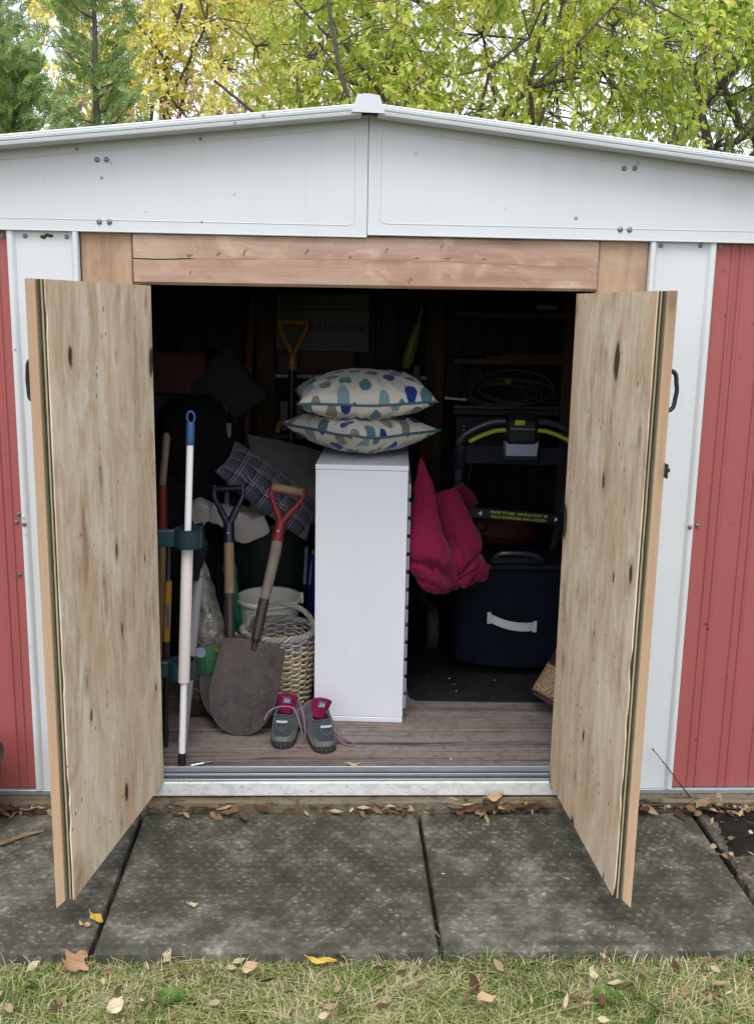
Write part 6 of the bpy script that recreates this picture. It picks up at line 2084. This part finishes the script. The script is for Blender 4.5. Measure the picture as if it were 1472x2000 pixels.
def grass(n, xr, yr, hmin, hmax, wd, seed, lay):
    r = np.random.default_rng(seed)
    P = np.stack([r.uniform(*xr, n), r.uniform(*yr, n), np.full(n, -0.046)], 1)
    P[:, :2] += 0.010 * np.stack([np.sin(P[:, 1] * 95 + P[:, 0] * 40), np.sin(P[:, 0] * 110 - P[:, 1] * 35)], 1) * r.uniform(0.3, 1.4, (n, 1)); P[:, 1] = np.minimum(P[:, 1], -0.680)
    h = r.uniform(hmin, hmax, n) * (0.55 + 0.5 * (np.sin(P[:, 0] * 9 + 1) * np.sin(P[:, 1] * 13) * 0.5 + 0.5))
    a = r.uniform(0, 2 * math.pi, n)
    d = np.stack([np.cos(a), np.sin(a), np.zeros(n)], 1)
    sd = np.stack([-np.sin(a), np.cos(a), np.zeros(n)], 1)
    ln = r.gamma(2.0, lay, n)[:, None]
    up = np.array((0, 0, 1.0))
    b1 = P + h[:, None] * (0.42 * up + 0.22 * ln * d)
    b2 = P + h[:, None] * (0.72 * up / (1 + 0.35 * ln) + 0.65 * ln * d)
    tp = P + h[:, None] * (0.92 * up / (1 + 0.9 * ln) + 1.15 * ln * d)
    w = (wd * r.uniform(0.6, 1.3, n))[:, None]
    V = np.stack([P - sd * w, P + sd * w, b1 - sd * w * 0.9, b1 + sd * w * 0.9, b2 - sd * w * 0.6, b2 + sd * w * 0.6, tp - sd * w * 0.12, tp + sd * w * 0.12], 1).reshape(-1, 3)
    F = (np.array([(0, 1, 3, 2), (2, 3, 5, 4), (4, 5, 7, 6)])[None] + (np.arange(n) * 8)[:, None, None]).reshape(-1, 4)
    return V, F


parts = [grass(26000, (-1.15, 1.3), (-1.02, -0.682), 0.022, 0.062, 0.0012, 1, 0.35), grass(12000, (-1.15, 1.3), (-1.02, -0.684), 0.03, 0.07, 0.0010, 2, 1.2),
         grass(14000, (-2.0, 2.1), (-1.8, -1.02), 0.025, 0.06, 0.0016, 3, 0.5), grass(500, (-1.1, 1.2), (-0.705, -0.684), 0.06, 0.095, 0.0011, 4, 0.3)]
V = []; F = []; o_ = 0
for v, f in parts:
    V.append(v); F.append(f + o_); o_ += len(v)
tag(fast_mesh("grass", np.concatenate(V), np.concatenate(F), 'grass'), "short patchy green and straw coloured grass in front of the slabs", kind="stuff")
# two small broad-leaved weeds in the lawn
for (x, y, lab, sd) in ((-0.33, -0.79, "small bright green broad-leaved weed in the grass at the left", 3), (0.585, -0.80, "small broad-leaved weed in the grass at the right", 4)):
    r = np.random.default_rng(sd)
    n = 9
    a = np.linspace(0, 2 * math.pi, n, endpoint=False) + r.uniform(0, 0.4, n)
    X = np.stack([np.cos(a), np.sin(a), np.full(n, 0.30)], 1); N = np.stack([-0.5 * np.cos(a), -0.5 * np.sin(a), np.ones(n)], 1)
    L = r.uniform(0.022, 0.036, n)
    v, f = scatter(LEAF_T, LEAF_F, np.tile((x, y, -0.03), (n, 1)) + 0.004 * X, X, N, L, L * 0.6)
    wdp = thing("lawn_weed", lab, "weed", (x, y, -0.046))
    MT['weed'] = MT.get('weed') or leafmat("fresh_weed_leaf", [(0.2, (0.05, 0.12, 0.02)), (0.8, (0.12, 0.22, 0.045))], 0.3, 0.5)
    fast_mesh("leaves", v, f, 'weed', wdp)
    MB().tube([(x, y, -0.046), (x, y, -0.02)], 0.002, 6).build("stem", 'weed', wdp)

# ================================================================== trees behind the shed
MT['bark'] = plain("dark_bark", (0.11, 0.092, 0.078), 0.9, 0.5, 40, 0.9, 0.01)
MT['bark_grey'] = plain("grey_brown_bark", (0.10, 0.085, 0.075), 0.9, 0.5, 40, 0.9, 0.01)
T_OVAL = [(0, 0, 0), (0.30, 0.5, 0.05), (0.68, 0.38, 0.02), (1.0, 0.0, -0.12), (0.68, -0.38, 0.02), (0.30, -0.5, 0.05), (0.45, 0, -0.02)]
F_OVAL = [(0, 6, 1), (1, 6, 2), (2, 6, 3), (0, 5, 6), (5, 4, 6), (4, 3, 6)]
T_SLIM = [(0, 0, 0), (0.4, 0.5, 0.03), (1.0, 0, -0.1), (0.4, -0.5, 0.03)]
F_SLIM = [(0, 2, 1), (0, 3, 2)]


def tree(name, label, base, fork, centre, radii, n_clump, leaves_per, leaf, mat, bark, seed, r0=0.07, limbs=7, tmpl='oval', droop=0.3, twig=0.27, fixed=(), keep=None, width=0.5):
    r = np.random.default_rng(seed)
    root = thing(name, label, "tree", base, "trees behind the shed")
    base, centre, radii = np.array(base, float), np.array(centre, float), np.array(radii, float)
    fork = np.array(fork, float)
    tr = MB()
    nodes = []           # skeleton points that twigs may start from

    def limb(a, b, ra, rb, n=9, wob=0.06):
        a, b = np.array(a, float), np.array(b, float)
        L = np.linalg.norm(b - a)
        pts = [a + (b - a) * t + (r.normal(0, wob * L * math.sin(math.pi * t), 3) if 0 < t < 1 else 0) + np.array((0, 0, 0.10 * L * math.sin(math.pi * t))) for t in np.linspace(0, 1, n)]
        tr.tube(pts, list(np.linspace(ra, rb, n)), 7)
        for p in pts[2:]: nodes.append(p)
        return pts

    trunk = limb(base, fork, r0, r0 * 0.8, 7, 0.02)
    for k in range(limbs):
        a = 2 * math.pi * (k + r.uniform(-0.3, 0.3)) / limbs
        el = r.uniform(-0.1, 0.95)
        d = np.array((math.cos(a) * math.cos(el), math.sin(a) * math.cos(el), math.sin(el)))
        tip = centre + d * radii * r.uniform(0.65, 0.95)
        pts = limb(fork if k % 2 else trunk[-2], tip, r0 * 0.5, r0 * 0.09)
        for q in range(5):
            s_ = pts[r.integers(2, len(pts) - 1)]
            e = s_ + (r.normal(0, 1, 3) * np.array((1, 1, 0.7))) * radii * 0.30
            limb(s_, e, r0 * 0.17, r0 * 0.05, 6, 0.08)
    for f in fixed:
        pts = smoothpts(f[0], 5)
        tr.tube(pts, list(np.linspace(f[1], f[2], len(pts))), 8)
        nodes.extend(pts[3:])
    N = np.array(nodes)
    # clumps of twigs through the crown's volume, thicker towards its skin
    D = r.normal(size=(n_clump, 3)); D /= np.linalg.norm(D, axis=1, keepdims=True)
    C = centre + D * radii * (r.uniform(0.08, 1.0, n_clump) ** 0.45)[:, None] * (1 + 0.12 * np.sin(D[:, 0:1] * 7 + seed) + 0.10 * np.sin(D[:, 2:3] * 9))
    if keep is not None: C = C[keep(C, r)]
    LP, LX, LN = [], [], []
    for c in C:
        j = np.argmin(((N - c) ** 2).sum(1))
        a = N[j]
        v = c - a
        L = np.linalg.norm(v)
        mid = a + v * 0.5 + r.normal(0, 0.05, 3) + np.array((0, 0, 0.05 * L))
        tr.tube([a, mid, c], [r0 * 0.06 + 0.002, r0 * 0.04 + 0.002, 0.0022], 4, cap=False)
        for q in range(3):
            d = unit(v / (L + 1e-6) * 0.6 + r.normal(0, 0.8, 3) + np.array((0, 0, -droop)))
            e = c + d * twig * r.uniform(0.6, 1.2)
            tr.tube([c, e], [0.0022, 0.0012], 3, cap=False)
            m = max(2, leaves_per // 3)
            t = np.linspace(0.1, 1.0, m)
            LP.append(c + (e - c) * t[:, None])
            side = r.normal(0, 1, (m, 3)); side -= (side @ d)[:, None] * d
            side /= np.linalg.norm(side, axis=1, keepdims=True) + 1e-9
            LX.append(d * 0.5 + side * 0.9 + np.array((0, 0, -droop)))
            LN.append(np.array((0, 0, 1.0)) + r.normal(0, 0.55, (m, 3)))
    LP, LX, LN = np.concatenate(LP), np.concatenate(LX), np.concatenate(LN)
    L = leaf * r.uniform(0.6, 1.25, len(LP))
    tv, tf = (T_OVAL, F_OVAL) if tmpl == 'oval' else (T_SLIM, F_SLIM)
    V, F = scatter(tv, tf, LP, LX, LN, L, L * width * r.uniform(0.8, 1.2, len(LP)))
    tr.build("trunk", bark, root, smooth=True, normals=False)
    fast_mesh("crown", V, F, mat, root)
    return root


MT['lf_main'] = leafmat("yellowing_green_leaves", [(0.15, (0.16, 0.27, 0.05)), (0.33, (0.34, 0.50, 0.08)), (0.50, (0.55, 0.66, 0.11)), (0.68, (0.76, 0.80, 0.17)), (0.9, (0.90, 0.84, 0.26))], 0.58, 0.36, 1.3)
MT['lf_yellow'] = leafmat("golden_autumn_leaves", [(0.15, (0.84, 0.84, 0.22)), (0.45, (0.94, 0.91, 0.27)), (0.7, (0.95, 0.88, 0.28)), (0.9, (0.93, 0.80, 0.30))], 0.5, 0.5, 0.6)
MT['lf_locust'] = leafmat("feathery_green_leaves", [(0.15, (0.15, 0.24, 0.075)), (0.45, (0.30, 0.42, 0.11)), (0.7, (0.48, 0.58, 0.16)), (0.9, (0.68, 0.68, 0.25))], 0.45, 0.45, 0.9)
MT['lf_far'] = leafmat("far_lime_leaves", [(0.15, (0.48, 0.56, 0.12)), (0.45, (0.66, 0.70, 0.17)), (0.7, (0.80, 0.77, 0.2)), (0.9, (0.86, 0.75, 0.25))], 0.5, 0.5, 0.7)
MT['lf_maple'] = leafmat("bright_green_maple_leaves", [(0.15, (0.18, 0.36, 0.045)), (0.5, (0.36, 0.58, 0.07)), (0.85, (0.55, 0.68, 0.11))], 0.45, 0.4, 1.3)
MT['lf_mauve'] = leafmat("mauve_pink_leaves", [(0.15, (0.34, 0.25, 0.27)), (0.5, (0.52, 0.38, 0.40)), (0.75, (0.62, 0.30, 0.27)), (0.9, (0.6, 0.54, 0.38))], 0.4, 0.6, 1.2)

tree("broadleaf_tree", "dense yellow-green broadleaf tree rising right behind the middle of the roof", (0.75, 4.7, -0.05), (0.7, 4.65, 1.5), (0.95, 4.6, 3.1), (1.95, 0.95, 1.45), 720, 36, 0.056, 'lf_main', 'bark', 11, 0.050, 8,
     droop=0.45, fixed=[([(0.55, 4.2, 1.9), (0.12, 4.0, 2.55), (-0.02, 3.95, 2.95), (-0.12, 3.9, 3.6)], 0.020, 0.010), ([(0.8, 4.3, 2.0), (1.05, 4.1, 2.6), (1.32, 4.0, 2.85), (1.75, 3.9, 3.3)], 0.017, 0.007), ([(-0.1, 4.2, 2.2), (-0.45, 4.0, 2.5), (-0.75, 3.9, 2.72)], 0.018, 0.008)])
tree("golden_tree", "golden yellow autumn tree standing behind the left slope of the roof", (-2.2, 9.6, -0.05), (-2.2, 9.6, 2.2), (-2.0, 9.5, 4.9), (1.7, 1.0, 2.2), 620, 36, 0.078, 'lf_yellow', 'bark_grey', 23, 0.06, 7, droop=0.2, twig=0.4)
tree("mauve_shrub", "mauve and pink autumn shrub low behind the cedar and the golden tree", (-2.1, 6.6, -0.05), (-2.1, 6.6, 1.2), (-1.75, 6.5, 2.25), (1.15, 0.7, 0.75), 170, 24, 0.06, 'lf_mauve', 'bark_grey', 29, 0.05, 6, droop=0.2, twig=0.3)
tree("lime_tree", "pale lime-yellow tree in the background behind the middle broadleaf tree", (1.6, 12.0, -0.05), (1.6, 12, 2.5), (1.3, 12, 5.0), (3.4, 0.9, 2.5), 400, 33, 0.09, 'lf_far', 'bark_grey', 37, 0.11, 8, droop=0.2, twig=0.5)
tree("feathery_tree", "feathery green tree with dark slanting limbs at the right", (3.1, 6.6, -0.05), (3.15, 6.6, 1.4), (3.9, 6.6, 3.9), (1.75, 1.3, 1.75), 400, 36, 0.075, 'lf_locust', 'bark', 41, 0.08, 6, tmpl='slim', droop=0.75, twig=0.42, width=0.26,
     fixed=[([(3.15, 6.3, 1.4), (3.42, 6.1, 2.35), (3.62, 6.0, 2.75), (4.15, 5.9, 3.35), (4.7, 5.9, 3.75)], 0.085, 0.045), ([(3.0, 6.4, 1.4), (2.72, 6.2, 2.5), (3.05, 6.1, 3.1), (3.45, 6.0, 3.6)], 0.050, 0.025), ([(3.35, 6.1, 2.9), (3.05, 6.0, 3.5), (3.15, 6.0, 4.2)], 0.03, 0.02)])
tree("maple_tree", "bright green maple boughs hanging in at the upper right", (4.1, 5.2, -0.05), (4.0, 5.2, 1.9), (3.55, 5.0, 3.75), (1.15, 0.8, 0.85), 150, 24, 0.085, 'lf_maple', 'bark_grey', 53, 0.06, 5, droop=0.35, width=0.6)
tree("distant_tree", "greyish green tree far behind the feathery tree at the right", (6.5, 13.5, -0.05), (6.5, 13.5, 2.5), (6.0, 13.5, 4.6), (2.4, 1.2, 2.0), 170, 22, 0.10, 'lf_locust', 'bark_grey', 61, 0.1, 7, droop=0.3, twig=0.5)

# cedars: flat sprays of scale leaves
fv, ff = [], []


def spray_template():
    v, f = [], []
    def blade(a, b, w):
        o = len(v)
        a, b = np.array(a, float), np.array(b, float)
        d = (b - a) / (np.linalg.norm(b - a) + 1e-9)
        s_ = np.array((-d[1], d[0], 0)) * w
        v.extend([tuple(a - s_ * 0.6), tuple(a + s_ * 0.6), tuple(a + (b - a) * 0.55 + s_), tuple(b), tuple(a + (b - a) * 0.55 - s_)])
        f.extend([(o, o + 1, o + 2), (o, o + 2, o + 4), (o + 4, o + 2, o + 3)])
    for k in range(7):
        t = k / 7
        for s_ in (-1, 1):
            a = (t, 0, -0.10 * t * t); ln = 0.42 * (1 - t * 0.7)
            b = (t + ln * 0.75, s_ * ln * 0.72, -0.10 * t * t - 0.06)
            blade(a, b, 0.030)
            m = ((a[0] + b[0]) / 2, (a[1] + b[1]) / 2, (a[2] + b[2]) / 2)
            blade(m, (m[0] + ln * 0.38, m[1] - s_ * 0.02, m[2] - 0.03), 0.024)
    blade((0, 0, 0), (0.55, 0, -0.04), 0.022); blade((0.5, 0, -0.03), (1.05, 0, -0.14), 0.026)
    return v, f


SPV, SPF = spray_template()
MT['cedar'] = leafmat("cedar_scale_leaves", [(0.12, (0.07, 0.155, 0.05)), (0.42, (0.165, 0.29, 0.085)), (0.68, (0.30, 0.44, 0.125)), (0.84, (0.44, 0.52, 0.20)), (0.93, (0.36, 0.20, 0.09))], 0.35, 0.55, 2.2, 0.35)


def cedar(label, base, height, radius, n, seed, lean=(0, 0)):
    r = np.random.default_rng(seed)
    root = thing("cedar_tree", label, "tree", base, "trees behind the shed")
    b = np.array(base, float)
    mb = MB()
    top = b + np.array((lean[0], lean[1], height))
    mb.tube([b, (b + top) / 2, top], [0.045, 0.028, 0.006], 8)
    P, X, Nn = [], [], []
    for k in range(n):
        t = r.uniform(0.10, 1.0) ** 0.85
        c = b + (top - b) * t
        a = r.uniform(0, 2 * math.pi)
        rr = radius * (1 - t) ** 0.62 * (0.72 + 0.34 * math.sin(a * 3 + t * 9 + seed) + 0.25 * math.sin(t * 31 + a * 2)) + 0.05
        d = np.array((math.cos(a), math.sin(a), 0))
        e = c + d * rr + np.array((0, 0, 0.45 * rr))
        if k % 3 == 0: mb.tube([c, c + d * rr * 0.55 + np.array((0, 0, 0.10 * rr)), e], [0.008, 0.005, 0.002], 4, cap=False)
        for q in range(7):
            s_ = r.uniform(0.25, 1.05)
            P.append(c + (e - c) * s_ + r.normal(0, 0.045, 3))
            X.append(d * 0.8 + np.array((0, 0, r.uniform(0.2, 1.0))) + r.normal(0, 0.4, 3))
            Nn.append(np.cross(d, (0, 0, 1)) + r.normal(0, 0.6, 3))
    P, X, Nn = map(np.array, (P, X, Nn))
    L = r.uniform(0.07, 0.13, len(P))
    V, F = scatter(SPV, SPF, P, X, Nn, L, L * 0.9)
    mb.build("trunk", 'bark_grey', root, smooth=True, normals=False)
    fast_mesh("crown", V, F, 'cedar', root)


cedar("tall cedar at the far left edge behind the roof", (-2.02, 3.6, -0.05), 3.9, 0.50, 300, 5)
cedar("slender cedar spire just left of the golden tree", (-1.42, 3.5, -0.05), 3.6, 0.42, 200, 8, (0.06, 0))
cedar("low bushy cedar filling the gap between the two cedar spires", (-1.70, 3.0, -0.05), 2.66, 0.58, 400, 13)
